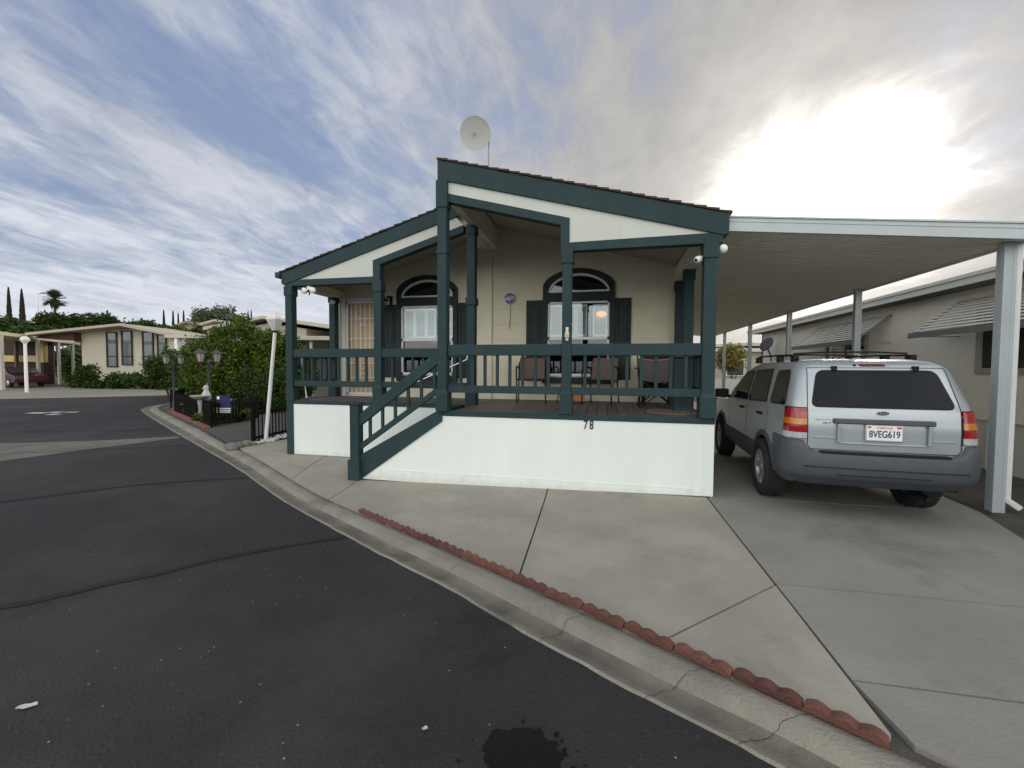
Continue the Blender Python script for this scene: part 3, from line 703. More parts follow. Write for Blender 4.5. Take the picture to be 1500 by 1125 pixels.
# wall lantern by the door
Ln = empty('wall_lantern', (-4.47, YW, 2.95), 'black wall lantern between the security door and the left window', 'lamp')
m = MB(); m.box(-4.43, -4.37, YW-.03, YW+.0, 2.86, 3.08); m.box(-4.42, -4.38, YW-.16, YW-.03, 3.03, 3.06); m.build('bracket', BLACKM, Ln, bevel=.004)
m = MB(); m.lathe([(.0, 3.03), (.03, 3.01), (.085, 2.975), (.085, 2.965)], (-4.47, YW-.16, 0), 6, smooth=False); m.lathe([(.045, 2.80), (.035, 2.78), (0, 2.77)], (-4.47, YW-.16, 0), 6, smooth=False); m.box(-4.49, -4.36, YW-.17, YW-.15, 3.025, 3.04); m.build('cap', BLACKM, Ln)
m = MB(); m.lathe([(.075, 2.965), (.045, 2.80)], (-4.47, YW-.16, 0), 6, smooth=False); m.build('glass', PANE, Ln)
# surface conduit beside door
box('conduit', WHITE, H, -4.585, -4.57, YW-.015, YW, 1.1, 2.85)
box('switch_box', WHITE, H, -4.60, -4.55, YW-.045, YW-.0, 1.98, 2.14, bevel=.004)
# blue octagonal alarm plate
NAVY = mat('navy_enamel', (.022, .022, .16), .35, .1, 5)
A = empty('alarm_sign', (-1.86, YW-.02, 2.95), 'navy octagonal alarm company sign on beige porch wall', 'sign')
def octagon(r): return [(-1.86+r*math.cos(R(22.5+45*k)), 2.95+r*math.sin(R(22.5+45*k))) for k in range(8)]
MB().prism(octagon(.118), 'y', YW-.03, YW-.02).build('rim', WHITE, A)
MB().prism(octagon(.110), 'y', YW-.034, YW-.0295).build('plate', NAVY, A)
text('lettering', 'ADT', .088, WHITE, A, facing(-1.86, YW-.036, 2.945), .002, (1.0, 1.1), bold=.002)
m = MB(); m.box(-1.91, -1.81, YW-.037, YW-.0335, 3.002, 3.010); m.box(-1.90, -1.82, YW-.037, YW-.0335, 2.872, 2.880); m.build('lettering', mat('pale_blue', (.25, .27, .5), .5), A)
m = MB(); m.tube([(-1.85, YW-.008, 2.84), (-1.856, YW-.008, 2.6), (-1.872, YW-.008, 2.37)], .007, 6); m.build('cable', mat('grey_cable', (.25, .23, .19), .7), A)
# cameras and lights
def bulb_cam(name, c, d, label, cat):
    E = empty(name, c, label, cat); d = Vector(d).normalized(); c = Vector(c)
    M = d.to_track_quat('Z', 'Y').to_matrix().to_4x4()
    m = MB(); m.lathe([(0, -.05), (.03, -.048), (.04, -.02), (.042, .04), (.034, .055), (.0, .056)], c, 18, M); m.build('housing', WHITE, E)
    m = MB(); m.lathe([(0, .058), (.022, .058), (.024, .050)], c, 14, M); m.build('lens', GLASSD, E)
    return E
E = bulb_cam('security_camera', (1.10, Y0+.02, 2.96), (-.8, -.6, -.35), 'white bullet security camera inside the right corner porch post', 'camera')
m = MB(); m.tube([(1.125, Y0+.03, 2.98), (1.17, Y0+.05, 3.01)], .018, 8); m.build('bracket', WHITE, E)
E = empty('round_camera', (1.36, Y0+.0, 3.07), 'white ball-shaped camera outside the right corner post under carport', 'camera')
m = MB(); m.lathe([(0, -.055), (.03, -.047), (.05, -.02), (.055, .005), (.045, .035), (.02, .052), (0, .055)], (1.365, Y0, 3.065), 18); m.build('housing', WHITE, E)
m = MB(); m.tube([(1.30, Y0+.01, 3.09), (1.335, Y0, 3.08)], .02, 8); m.build('bracket', WHITE, E)
E = empty('twin_floodlight', (-5.22, YL+.06, 3.0), 'white twin-headed floodlight camera hanging from left porch header', 'light')
m = MB(); m.box(-5.26, -5.18, YL-.01, YL+.09, 2.97, 3.045); m.build('housing', WHITE, E, bevel=.01)
for s in (-1, 1):
    m = MB(); m.lathe([(0, -.04), (.04, -.038), (.055, 0), (.055, .03), (0, .034)], (-5.22+s*.085, YL+.0, 2.96), 18, Matrix.Rotation(R(90), 4, 'X') @ Matrix.Rotation(R(12*s), 4, 'Y')); m.build('head', WHITE, E)
m = MB(); m.lathe([(0, .0), (.014, .0), (.014, .02)], (-5.19, YL-.038, 2.955), 12, Matrix.Rotation(R(90), 4, 'X')); m.tube([(-5.21, YL+.0, 2.93), (-5.21, YL+.0, 2.88)], .012, 8); m.build('sensor', BLACKM, E)
E = bulb_cam('door_camera', (-5.52, YL+1.1, 2.93), (0, -1, -.3), 'small white camera at the back left porch post by the door', 'camera')
# key box on post
E = empty('key_lockbox', (-.515, Y0-.075, 2.06), 'small cream key lockbox on middle front porch post', 'lockbox')
m = MB(); m.box(-.545, -.487, Y0-.078, Y0-.030, 2.00, 2.07); m.box(-.535, -.497, Y0-.06, Y0-.030, 2.07, 2.14); m.box(-.535, -.497, Y0-.055, Y0-.030, 1.96, 2.0); m.build('body', mat('cream_plastic', (.62, .60, .50), .5), E, bevel=.008)
m = MB(); m.lathe([(0, 0), (.017, 0), (.017, .01)], (-.516, Y0-.077, 2.035), 14, Matrix.Rotation(R(90), 4, 'X')); m.build('dial', BLACKM, E)
# thin metal grab rail on the far side of the stairs
E = empty('grab_rail', (-2.7, 6.5, 1.3), 'thin silver metal grab rail beyond the sloping stair railing', 'handrail')
m = MB(); m.tube([(-3.20, 6.5, 1.20), (-3.27, 6.5, 1.245), (-3.25, 6.5, 1.28), (-2.24, 6.5, 1.71), (-2.19, 6.5, 1.74), (-2.19, 6.5, 1.80)], .012, 8)
m.build('bar', mat('bright_steel', (.8, .8, .78), .25, metal=.9), E)
m = MB(); m.tube([(-2.75, 6.5, 1.49), (-2.75, 6.6, 1.42)], .009, 6); m.tube([(-2.3, 6.5, 1.68), (-2.3, 6.6, 1.62)], .009, 6); m.tube([(-3.15, 6.5, 1.32), (-3.15, 6.6, 1.28)], .009, 6); m.build('bracket', BLACKM, E)
# white cane leaning in left corner
E = empty('white_pole', (-5.43, YL+.12, .985), 'thin white pole leaning inside the left front corner of the porch', 'pole')
m = MB(); m.tube([(-5.40, YL+.14, .985), (-5.46, YL+.09, 1.77)], .012, 8); m.build('shaft', WHITE, E)
m = MB(); m.tube([(-5.40, YL+.14, .985), (-5.402, YL+.138, 1.02)], .018, 8); m.build('foot', BLACKM, E)

# ------------------------------------------------------------------ dish on the roof
E = empty('satellite_dish', (-2.60, 9, 4.45), 'pale round satellite dish on thin mast above roof ridge', 'satellite dish')
m = MB(); m.tube([(-2.60, 9.16, 4.3), (-2.60, 9.16, 6.60)], .019, 10); m.box(-2.72, -2.48, 9.04, 9.28, 4.36, 4.40); m.build('mast', mat('mast_grey', (.30, .30, .31), .6), E)
DISH = mat('dish_paint', (.46, .475, .46), .6, .04, 3)
Md = Vector((.26, -.92, -.30)).to_track_quat('Z', 'Y').to_matrix().to_4x4()
m = MB(); m.lathe([(.0, .0), (.06, .001), (.12, .005), (.18, .011), (.24, .020), (.29, .029), (.325, .037), (.332, .040), (.325, .025), (.24, .006), (.12, -.008), (0, -.014)], (-2.86, 9, 6.69), 40, Md); m.build('reflector', DISH, E)
m = MB(); m.box(-2.885, -2.84, 8.93, 8.95, 6.645, 6.69); m.tube([(-2.865, 8.98, 6.69), (-2.865, 8.95, 6.71)], .012, 8); m.build('feed', mat('dish_grey', (.25, .27, .27), .6), E)
m = MB(); m.tube([(-2.60, 9.16, 6.58), (-2.68, 9.16, 6.64), (-2.82, 9.05, 6.69)], .024, 8); m.build('bracket', MATS['mast_grey'], E)

# ------------------------------------------------------------------ things on the porch
SLING = mat('taupe_sling', (.13, .10, .085), .85, .12, 30, .3, 200)
def sling_chair(x, y, rz, label):
    E = empty('patio_chair', (x, y, .985), label, 'chair', 'metal sling chairs on the porch', rz); z = 0
    for s in (-1, 1):
        m = MB(); m.tube([(s*.25, -.27, 0), (s*.25, -.25, .40), (s*.26, -.235, .56), (s*.26, -.20, .62), (s*.26, -.05, .645), (s*.245, .18, .62), (s*.24, .25, .58)], .013, 8); m.build('arm_frame', BLACKM, E, local=True)
        m = MB(); m.tube([(s*.24, .20, .40), (s*.25, .30, 0)], .013, 8); m.build('leg', BLACKM, E, local=True)
    m = MB(); m.tube([(-.24, -.26, .42), (-.24, .2, .38), (-.24, .30, .70), (-.20, .33, .80), (0, .345, .83), (.20, .33, .80), (.24, .30, .70), (.24, .2, .38), (.24, -.26, .42)], .012, 8); m.tube([(-.24, -.26, .42), (.24, -.26, .42)], .012, 8); m.build('frame', BLACKM, E, local=True)
    m = MB(); m.grid(lambda u, v: (-.228+.456*u, -.25+.45*v, .42-.03*v-.02*math.sin(math.pi*u)), 8, 6); m.build('seat', SLING, E, local=True)
    m = MB(); m.grid(lambda u, v: (-.228+.456*u, .215+.10*v+.03*math.sin(math.pi*u), .40+.40*v), 8, 6); m.build('backrest', SLING, E, local=True)
    return E
sling_chair(-1.30, 7.42, R(8), 'taupe sling patio chair in front of the left shutter of the right window')
sling_chair(-.10, 7.45, R(-14), 'taupe sling patio chair below the right half of the right window')
# little round table
E = empty('side_table', (-.72, 7.35, .985), 'small dark round table standing between the two sling chairs', 'table')
m = MB(); m.lathe([(0, .45), (.2, .45), (.215, .44), (.2, .43), (0, .43)], (-.72, 7.6, .985), 24); m.build('table_top', GLASSD, E)
for a in (90, 210, 330):
    m = MB(); m.tube([(-.72+.04*math.cos(R(a)), 7.6+.04*math.sin(R(a)), 1.41), (-.72+.17*math.cos(R(a)), 7.6+.17*math.sin(R(a)), .985)], .01, 6); m.build('leg', BLACKM, E)
# orange crate
E = empty('wooden_box', (-.55, 7.2, .985), 'small orange wooden box on the deck behind the middle post', 'box')
OR = mat('orange_wood', (.42, .17, .05), .6, .2, 8)
m = MB(); m.box(-.66, -.38, 7.45, 7.65, 1.02, 1.035)
for (a, b, c, d) in ((-.66, -.38, 7.45, 7.465), (-.66, -.38, 7.635, 7.65), (-.66, -.645, 7.465, 7.635), (-.395, -.38, 7.465, 7.635)): m.box(a, b, c, d, 1.035, 1.13)
m.build('crate', OR, E, bevel=.003)
m = MB()
for x in (-.64, -.40):
    for y in (7.47, 7.63): m.box(x-.012, x+.012, y-.012, y+.012, .985, 1.02)
m.build('feet', BLACKM, E)
# folding camp chair
GREYF = mat('grey_canvas', (.12, .105, .115), .9, .1, 20, .3, 150); GREYL = mat('pale_binding', (.35, .34, .33), .9)
E = empty('camp_chair', (.80, 7.0, .985), 'grey canvas folding camp chair in the right corner of the porch', 'chair')
cx, cy, z0_ = .78, 7.05, .985
m = MB()
for (a, b) in (((-.27, -.25), (.20, -.22)), ((.27, -.25), (-.20, -.22)), ((-.27, .25), (.2, .22)), ((.27, .25), (-.2, .22)), ((-.28, -.25), (-.24, .22)), ((-.28, .25), (-.24, -.22)), ((.28, -.25), (.24, .22)), ((.28, .25), (.24, -.22))):
    m.tube([(cx+a[0], cy+a[1], z0_), (cx+b[0], cy+b[1], z0_+.40)], .010, 6)
for s in (-1, 1): m.tube([(cx+s*.26, cy+.2, z0_+.30), (cx+s*.29, cy+.30, z0_+.88)], .010, 6); m.tube([(cx+s*.28, cy-.22, z0_+.40), (cx+s*.29, cy-.24, z0_+.62)], .010, 6)
m.build('frame', BLACKM, E)
m = MB(); m.grid(lambda u, v: (cx-.26+.52*u, cy-.24+.44*v, z0_+.44-.10*math.sin(math.pi*u)*(.4+.6*v)), 10, 8); m.build('seat', BLACKM, E)
m = MB(); m.grid(lambda u, v: (cx-.275+.55*u, cy+.18+.14*v+.05*math.sin(math.pi*u), z0_+.36+.42*v-.03*math.sin(math.pi*u)*v), 10, 8); m.build('backrest', GREYF, E)
m = MB(); m.tube([(cx-.275+.055*i, cy+.31+.05*math.sin(math.pi*i/10), z0_+.785-.03*math.sin(math.pi*i/10)) for i in range(11)], .009, 6); m.build('binding', GREYL, E)
for s in (-1, 1):
    m = MB(); m.grid(lambda u, v: (cx+s*(.26+.09*u), cy-.26+.52*v, z0_+.63-.025*math.sin(math.pi*v)), 3, 6); m.build('armrest', GREYF if s > 0 else GREYL, E)
MAROON = mat('maroon_cloth', (.045, .012, .022), .9, .15, 8)
E = empty('maroon_chair', (.85, 7.7, .985), 'dark maroon upholstered chair behind the camp chair against the wall', 'chair')
m = MB(); m.box(.58, 1.10, 7.55, 7.80, 1.35, 1.85); m.build('backrest', MAROON, E, bevel=.05)
m = MB(); m.box(.58, 1.10, 7.35, 7.80, 1.28, 1.40); m.build('seat', MAROON, E, bevel=.03)
for x in (.62, 1.06):
    for y in (7.4, 7.76): m = MB(); m.box(x-.02, x+.02, y-.02, y+.02, .985, 1.28); m.build('leg', BLACKM, E)
# ribbed storage bin and rug
BINM = mat('dark_teal_plastic', (.022, .05, .058), .5, .1, 6)
E = empty('storage_bin', (1.05, 6.55, .985), 'dark teal ribbed storage bin in the right front corner of the porch', 'bin')
m = MB(); m.box(.93, 1.17, 6.30, 6.75, .99, 1.75)
for i in range(7):
    x = .945+i*.033; m.box(x, x+.014, 6.29, 6.301, 1.05, 1.70)
m.build('body', BINM, E, bevel=.004); m = MB(); m.box(.92, 1.18, 6.28, 6.77, 1.752, 1.79); m.build('lid', BINM, E, bevel=.01)
RUG = mat('tan_mat', (.20, .155, .12), .95, .15, 12, .5, 120)
m = MB()
pts = [(.55, 6.15), (.60, 6.55), (.95, 6.72), (1.12, 6.4), (1.14, 5.98), (1.02, 5.90), (.7, 5.98)]
m.prism(pts, 'z', .987, 1.003); o = m.build('porch_mat', RUG, None, bevel=.004); tag(o, 'tan mat lying in the right front corner of the porch deck', 'mat')

# ------------------------------------------------------------------ carport
ALU = mat('white_aluminium', (.42, .475, .51), .38, .05, 3, .04, 40, stains=[((.42, .42, .38), 2, .66, .5)])
ALUP = mat('carport_soffit', (.84, .78, .66), .6, .06, 2)
CP = empty('carport', (3, 5.8, 0), 'white aluminium flat carport roof on white posts over parked vehicle', 'carport')
xa, xb = 1.43, 4.46; za_, zb2 = 3.32, 3.037; yf, ye = 5.72, 20.5
m = MB(); n = 105; w = (ye-yf-.1)/n    # ribbed roof pans, ribs run across
slope = (zb2-za_)/(xb-xa)
for i in range(n):
    y = yf+.05+i*w
    for (ya_, yb_, dz) in ((y, y+w*.8, 0), (y+w*.8, y+w, .010)):
        m.prism([(xa, za_+dz), (xb, zb2+dz), (xb, zb2+dz+.012), (xa, za_+dz+.012)], 'y', ya_, yb_)
m.build('roof_pan', ALUP, CP)
def fas(m, x0, x1, zo, th, y0, y1): m.prism([(x0, za_+slope*(x0-xa)+zo), (x1, za_+slope*(x1-xa)+zo), (x1, za_+slope*(x1-xa)+zo-th), (x0, za_+slope*(x0-xa)+zo-th)], 'y', y0, y1)
m = MB(); fas(m, xa, 4.58, .135, .165, yf-.02, yf+.03); fas(m, xa, 4.58, .155, .022, yf-.035, yf+.05); fas(m, xa, 4.58, .09, .008, yf-.026, yf-.02); m.build('fascia', ALU, CP, bevel=.004)
m = MB(); m.box(4.46, 4.57, yf+.03, ye, 3.03, 3.045); m.box(4.557, 4.57, yf+.03, ye, 3.045, 3.16); m.box(4.46, 4.472, yf+.03, ye, 3.045, 3.06); m.build('gutter', ALU, CP, bevel=.004)
for i, y in enumerate((5.95, 8.87, 11.8, 14.74, 17.7)):
    m = MB(); x = 4.40; hh = .045 if i else .055; 
    m.box(x-hh, x+hh, y-hh, y+hh, -.03, 3.04); 
    for s in (-1, 1): m.box(x-hh-.006, x-hh*.45, y-hh-.006, y+hh*0, -.03, 3.035) if s < 0 else m.box(x+hh*.45, x+hh+.006, y-hh-.006, y, -.03, 3.035)
    m.build('post', ALU, CP, bevel=.005)
DS = MB(); DS.box(4.475, 4.545, 5.93, 5.99, .10, 3.03); DS.bar((4.51, 5.96, .12), (4.60, 5.88, .03), .07, .055)
DS.build('downspout', WHITEM, CP, bevel=.01)
# faint strap lines of post
# ------------------------------------------------------------------ right neighbour
SIDE = mat('ribbed_siding', (.80, .765, .67), .6, .05, 2, .1, 80, wave=(1, .10, .6, .012), stains=[((.68, .65, .56), .8, .6, .5)])
NB = empty('neighbour_home', (9, 10, 0), 'long beige neighbouring mobile home with ribbed metal siding right of carport', 'house')
XN = 6.12
m = MB(); m.box(XN, XN+.15, 2, 19.0, .78, 3.02); m.box(XN, 12.5, 18.85, 19.0, .78, 3.2); m.build('wall', SIDE, NB)
m = MB(); m.box(XN+.04, XN+.12, 2, 18.95, -.1, .79); m.box(XN, 12.5, 18.8, 18.85, -.1, .79)
for k in range(14): y = 2.4+k*1.22; m.box(XN+.025, XN+.042, y, y+.03, -.1, .77)
m.build('skirting', mat('neighbour_skirt', (.60, .585, .52), .7, .08, 2, .2, 60), NB)
m = MB(); m.prism([(XN-.38, 3.04), (9.3, 3.50), (12.9, 3.04), (12.9, 3.12), (9.3, 3.60), (XN-.38, 3.14)], 'y', 1.8, 19.4); m.build('roof', mat('neighbour_roof', (.42, .41, .36), .7, .05, 2), NB)
m = MB(); m.box(XN-.42, XN-.38, 1.8, 19.4, 3.00, 3.155); m.box(XN-.45, XN-.42, 1.8, 19.4, 3.11, 3.17); m.build('fascia', mat('neighbour_fascia', (.52, .52, .47), .5, .05, 3), NB)
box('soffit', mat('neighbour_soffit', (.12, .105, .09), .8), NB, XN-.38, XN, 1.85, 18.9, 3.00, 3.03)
for (y0, y1, z0_, z1_) in ((5.6, 8.62, 1.64, 2.55), (11.9, 13.7, 1.64, 2.55)):
    W = empty('window', (XN, (y0+y1)/2, z0_)); W.parent = NB; W.location = Vector((XN, (y0+y1)/2, z0_))-Vector(NB['wl'])
    m = MB(); m.box(XN-.008, XN-.002, y0, y1, z0_, z1_); m.build('pane', GLASSD, W)
    m = MB(); 
    for (a, b, c, d) in ((y0-.10, y0, z0_-.1, z1_+.1), (y1, y1+.10, z0_-.1, z1_+.1), (y0, y1, z0_-.1, z0_), (y0, y1, z1_, z1_+.1), ((y0+y1)/2-.03, (y0+y1)/2+.03, z0_, z1_)): m.box(XN-.04, XN-.001, a, b, c, d)
    m.build('frame', mat('neighbour_trim%d' % int(y0), (.36, .345, .29), .6, .05, 3), W, bevel=.004)
AWN = mat('awning_slats', (.62, .60, .53), .5, .05, 4); AWND = mat('awning_valance', (.20, .205, .21), .5)
for (y0, y1, lab) in ((4.9, 9.12, 'beige slatted aluminium awning over the nearer neighbour window, half behind the front carport post'), (10.95, 14.2, 'beige slatted aluminium awning over the farther neighbour window')):
    E = empty('window_awning', (XN, (y0+y1)/2, 2.85), lab, 'awning', 'slatted window awnings on the neighbouring home')
    m = MB(); n = 10
    for i in range(n):
        t = i/n; x = XN-.03-.70*t; z = 2.84-.57*t
        m.bar((x-.03, y0, z-.026), (x-.03, y1, z-.026), .066, .010, (-.50, 0, .86))
    m.build('slats', AWN, E)
    m = MB(); m.box(XN-.775, XN-.76, y0-.01, y1+.01, 2.17, 2.265); m.build('valance', AWND, E)
    for y in (y0+.02, (y0+y1)/2, y1-.02): m = MB(); m.bar((XN-.03, y, 2.80), (XN-.74, y, 2.215), .02, .03); m.bar((XN-.01, y, 2.2), (XN-.72, y, 2.2), .015, .015); m.build('bracket', AWND, E)
E = empty('dark_dish', (5.6, 17.3, 0), 'small dark grey satellite dish on a bent pole beyond the parked vehicle', 'satellite dish')
m = MB(); m.tube([(6.0, 17.6, 0), (6.0, 17.6, 1.9), (5.95, 17.5, 2.1), (5.78, 17.3, 2.35)], .03, 8); m.build('pole', mat('pole_grey', (.25, .25, .25), .5), E)
m = MB(); m.lathe([(0, 0), (.14, .02), (.27, .05), (.27, .035), (.14, 0), (0, -.02)], (5.72, 17.2, 2.50), 24, Matrix.Rotation(R(-62), 4, 'Y') @ Matrix.Rotation(R(25), 4, 'X')); m.build('reflector', mat('dish_dark', (.07, .07, .075), .6), E)

# ------------------------------------------------------------------ the parked SUV
PAINT = mat('silver_blue_paint', (.37, .415, .45), .26, .03, 2, metal=.35, coat=.3)
CLAD = mat('grey_cladding', (.060, .071, .088), .6, .08, 6, .15, 120)
CAR = empty('parked_suv', (2.80, 5.93, 0), 'silver blue SUV parked nose-in under the carport beside the porch', 'car', rz=R(-3.2))
def lerp_tab(tab, z):
    for (a, va), (b, vb) in zip(tab, tab[1:]):
        if z <= b: return va+(vb-va)*max(0, (z-a))/(b-a)
    return tab[-1][1]
Wt = [(.36, .80), (.50, .83), (.80, .832), (1.0, .823), (1.14, .808), (1.25, .80), (1.58, .715), (1.64, .685), (1.685, .63), (1.715, .52), (1.73, .30)]
Rt = [(.36, -.80), (.50, -.88), (.72, -.93), (1.0, -.93), (1.16, -.915), (1.25, -.885), (1.58, -.735), (1.64, -.69), (1.685, -.61), (1.715, -.45), (1.73, -.1)]
Ft = [(.36, 3.30), (.50, 3.42), (.80, 3.44), (.95, 3.38), (1.0, 3.25), (1.04, 2.95), (1.07, 2.45), (1.14, 2.30), (1.25, 2.13), (1.58, 1.42), (1.64, 1.25), (1.685, 1.1), (1.715, .95), (1.73, .7)]
def Wf(z): return lerp_tab(Wt, z)
def Rf(z): return lerp_tab(Rt, z)
def Ff(z): return lerp_tab(Ft, z)
def rear_y(x, z): return Rf(z)+.035*(x/.8)**2
def ring(z, off=0, rr_=.15, rf=.22):
    W = Wf(z)+off; yr_ = Rf(z)-off; yf_ = Ff(z)+off; pts = []
    rr_ = min(rr_, W*.5); rf = min(rf, W*.5)
    for i in range(9): x = (W-rr_)*i/8; pts.append((x, yr_+.035*(x/.8)**2))
    y0c = pts[-1][1]
    for i in range(1, 8):
        t = R(-90+90*i/7); pts.append((W-rr_+rr_*math.cos(t), y0c+rr_+rr_*math.sin(t)))
    ya = pts[-1][1]; 
    for i in range(1, 24): y = ya+(yf_-rf-ya)*i/23; pts.append((W-.0*y, y))
    for i in range(1, 8):
        t = R(90*i/7); pts.append((W-rf+rf*math.cos(t), yf_-rf+rf*math.sin(t)-.0))
    for i in range(1, 9): x = (W-rf)*(1-i/8); pts.append((x, yf_+.05*(1-(x/.8)**2)))
    full = pts + [(-x, y) for x, y in pts[-2:0:-1]]
    return [(x, y, z) for x, y in full]
zs = [.36, .42, .50, .60, .70, .80, .90, .95, 1.0, 1.04, 1.07, 1.10, 1.14, 1.18, 1.25, 1.35, 1.46, 1.58, 1.61, 1.64, 1.665, 1.685, 1.702, 1.715, 1.725, 1.73]
rings = [ring(z) for z in zs]; n = len(rings[0]); m = MB(); vs = [p for r_ in rings for p in r_]
fs = [(i*n+k, i*n+(k+1) % n, (i+1)*n+(k+1) % n, (i+1)*n+k) for i in range(len(rings)-1) for k in range(n)]
fs.append(tuple(range(n))[::-1]); fs.append(tuple((len(rings)-1)*n+k for k in range(n)))
m.add(vs, fs, True)
body = m.build('body', [PAINT, CLAD, BLACKM], CAR, local=True, fixn=True)
def boolean(o, cm):
    c = cm.build('cut', BLACKM); 
    for p in c.data.polygons: p.use_smooth = False
    dg_o = o.parent; mw = o.parent; o.parent = None
    md = o.modifiers.new('b', 'BOOLEAN'); md.object = c; md.operation = 'DIFFERENCE'; md.solver = 'EXACT'
    dg = bpy.context.evaluated_depsgraph_get(); dg.update()
    me = bpy.data.meshes.new_from_object(o.evaluated_get(dg)); o.modifiers.clear(); old = o.data; o.data = me
    bpy.data.objects.remove(c); o.parent = mw
cm = MB()
for y in (0, 2.62):
    prof = [(y+.41*math.cos(R(a)), .35+.41*math.sin(R(a))) for a in range(0, 181, 12)] + [(y-.41, .1), (y+.41, .1)]
    for s in (-1, 1): cm.prism(prof, 'x', s*.60, s*1.1)
boolean(body, cm)
for p in body.data.polygons:     # lower cladding colour on the sill, dark wheel wells
    c = p.center
    inside = any(math.hypot(c.y-y, c.z-.35) < .43 for y in (0, 2.62)) and abs(c.x) > .55 and abs(c.x) < Wf(max(.36, c.z))-.012
    p.material_index = 2 if (inside or abs(p.normal.z) > .9 and c.z < .4) else (1 if c.z < .60 else 0)
    
def side_x(y, z): return Wf(z)
def side_patch(name, outline, mat_, off=.004, th=.0, sides=(-1, 1), label=None):
    """outline in (y,z) laid on the body's side; ngon filled on a fine fan"""
    for s in sides:
        m = MB(); cy_ = sum(p[0] for p in outline)/len(outline); cz_ = sum(p[1] for p in outline)/len(outline)
        rows = 5; vs = []
        for k in range(rows+1):
            t = k/rows
            for p in outline: 
                y = cy_+(p[0]-cy_)*t; z = cz_+(p[1]-cz_)*t; vs.append((s*(side_x(y, z)+off), y, z))
        N_ = len(outline); fs = [((k)*N_+i, k*N_+(i+1) % N_, (k+1)*N_+(i+1) % N_, (k+1)*N_+i) for k in range(rows) for i in range(N_)]
        m.add(vs, fs, True); o = m.build(name, mat_, CAR, local=True, fixn=False)
        bmx = bmesh.new(); bmx.from_mesh(o.data); bmesh.ops.remove_doubles(bmx, verts=bmx.verts, dist=1e-5)
        for f in bmx.faces:
            if f.normal.x*s < 0: f.normal_flip()
        bmx.to_mesh(o.data); bmx.free()
def rounded(pts, r=.05, n=5):
    out = []; N_ = len(pts)
    for i in range(N_):
        p = Vector(pts[i]); a = Vector(pts[i-1]); b = Vector(pts[(i+1) % N_])
        ra = min(r, (a-p).length*.45, (b-p).length*.45); p1 = p+(a-p).normalized()*ra; p2 = p+(b-p).normalized()*ra
        for k in range(n+1):
            t = k/n; out.append(tuple(p1*(1-t)**2+p*2*t*(1-t)+p2*t*t))
    # densify long edges
    res = []
    for i, p in enumerate(out):
        q = out[(i+1) % len(out)]; res.append(p); L_ = math.hypot(q[0]-p[0], q[1]-p[1]); k = int(L_/.06)
        for j in range(1, k+1): res.append((p[0]+(q[0]-p[0])*j/(k+1), p[1]+(q[1]-p[1])*j/(k+1)))
    return res
CGL = mat('tinted_car_glass', (.006, .009, .016), .05, spec=.14)
CGLS = mat('tinted_side_glass', (.008, .010, .012), .05, spec=.5)
qw = rounded([(-.70, 1.215), (-.17, 1.20), (-.13, 1.575), (-.55, 1.59)], .07)
rd = rounded([(-.02, 1.20), (.80, 1.165), (.80, 1.575), (.07, 1.595)], .05)
fd = rounded([(.90, 1.165), (1.93, 1.14), (1.52, 1.44), (1.28, 1.555), (.90, 1.575)], .04)
TRIMB = BLACKM
for nm, o_ in (('side_window', qw), ('side_window', rd), ('side_window', fd)):
    side_patch(nm, o_, CGLS, .006)
    c = (sum(p[0] for p in o_)/len(o_), sum(p[1] for p in o_)/len(o_))
    side_patch('window_seal', [(c[0]+(p[0]-c[0])*1.035, c[1]+(p[1]-c[1])*1.07) for p in o_], TRIMB, .0035)
# door gaps as thin dark lines
for (pa, pb) in (((-.10, .62), (-.10, 1.14)), ((.85, .60), (.85, 1.14)), ((1.98, .60), (1.98, 1.08))):
    side_patch('door_gap', [(pa[0]-.004, pa[1]), (pa[0]+.004, pa[1]), (pa[0]+.004, pb[1]), (pa[0]-.004, pb[1])], BLACKM, .002)
for s in (-1, 1):
    for y in (.20, 1.15):
        m = MB(); m.box(s*(Wf(1.03)+.002), s*(Wf(1.03)+.028), y-.09, y+.09, 1.01, 1.045); m.build('door_handle', BLACKM, CAR, local=True, bevel=.008)
    m = MB(); m.box(s*.87, s*1.08, 1.82, 1.92, 1.12, 1.27); m.box(s*.83, s*.9, 1.82, 1.88, 1.12, 1.17); m.build('wing_mirror', BLACKM, CAR, local=True, bevel=.03)
    # side cladding strip between wheels
    m = MB(); m.grid(lambda u, v: (s*(Wf(.40+.30*v)+.014), .40+1.82*u, .40+.22*v), 6, 4)
    m.grid(lambda u, v: (s*(Wf(.62)+.014*(1-v)), .40+1.82*u, .62+.006*v), 6, 1); m.build('side_cladding', CLAD, CAR, local=True)
    # wheel arch flares
    for y in (0, 2.62):
        m = MB(); a0_, a1_ = (8, 172)
        def fl(u, v):
            a = R(a0_+(a1_-a0_)*u); r_ = .405+.075*v; z = .35+r_*math.sin(a)
            return (s*(Wf(min(z, 1))+.018-.016*abs(2*v-1)**3), y+r_*math.cos(a), z)
        m.grid(fl, 24, 4); m.build('arch_flare', CLAD, CAR, local=True)
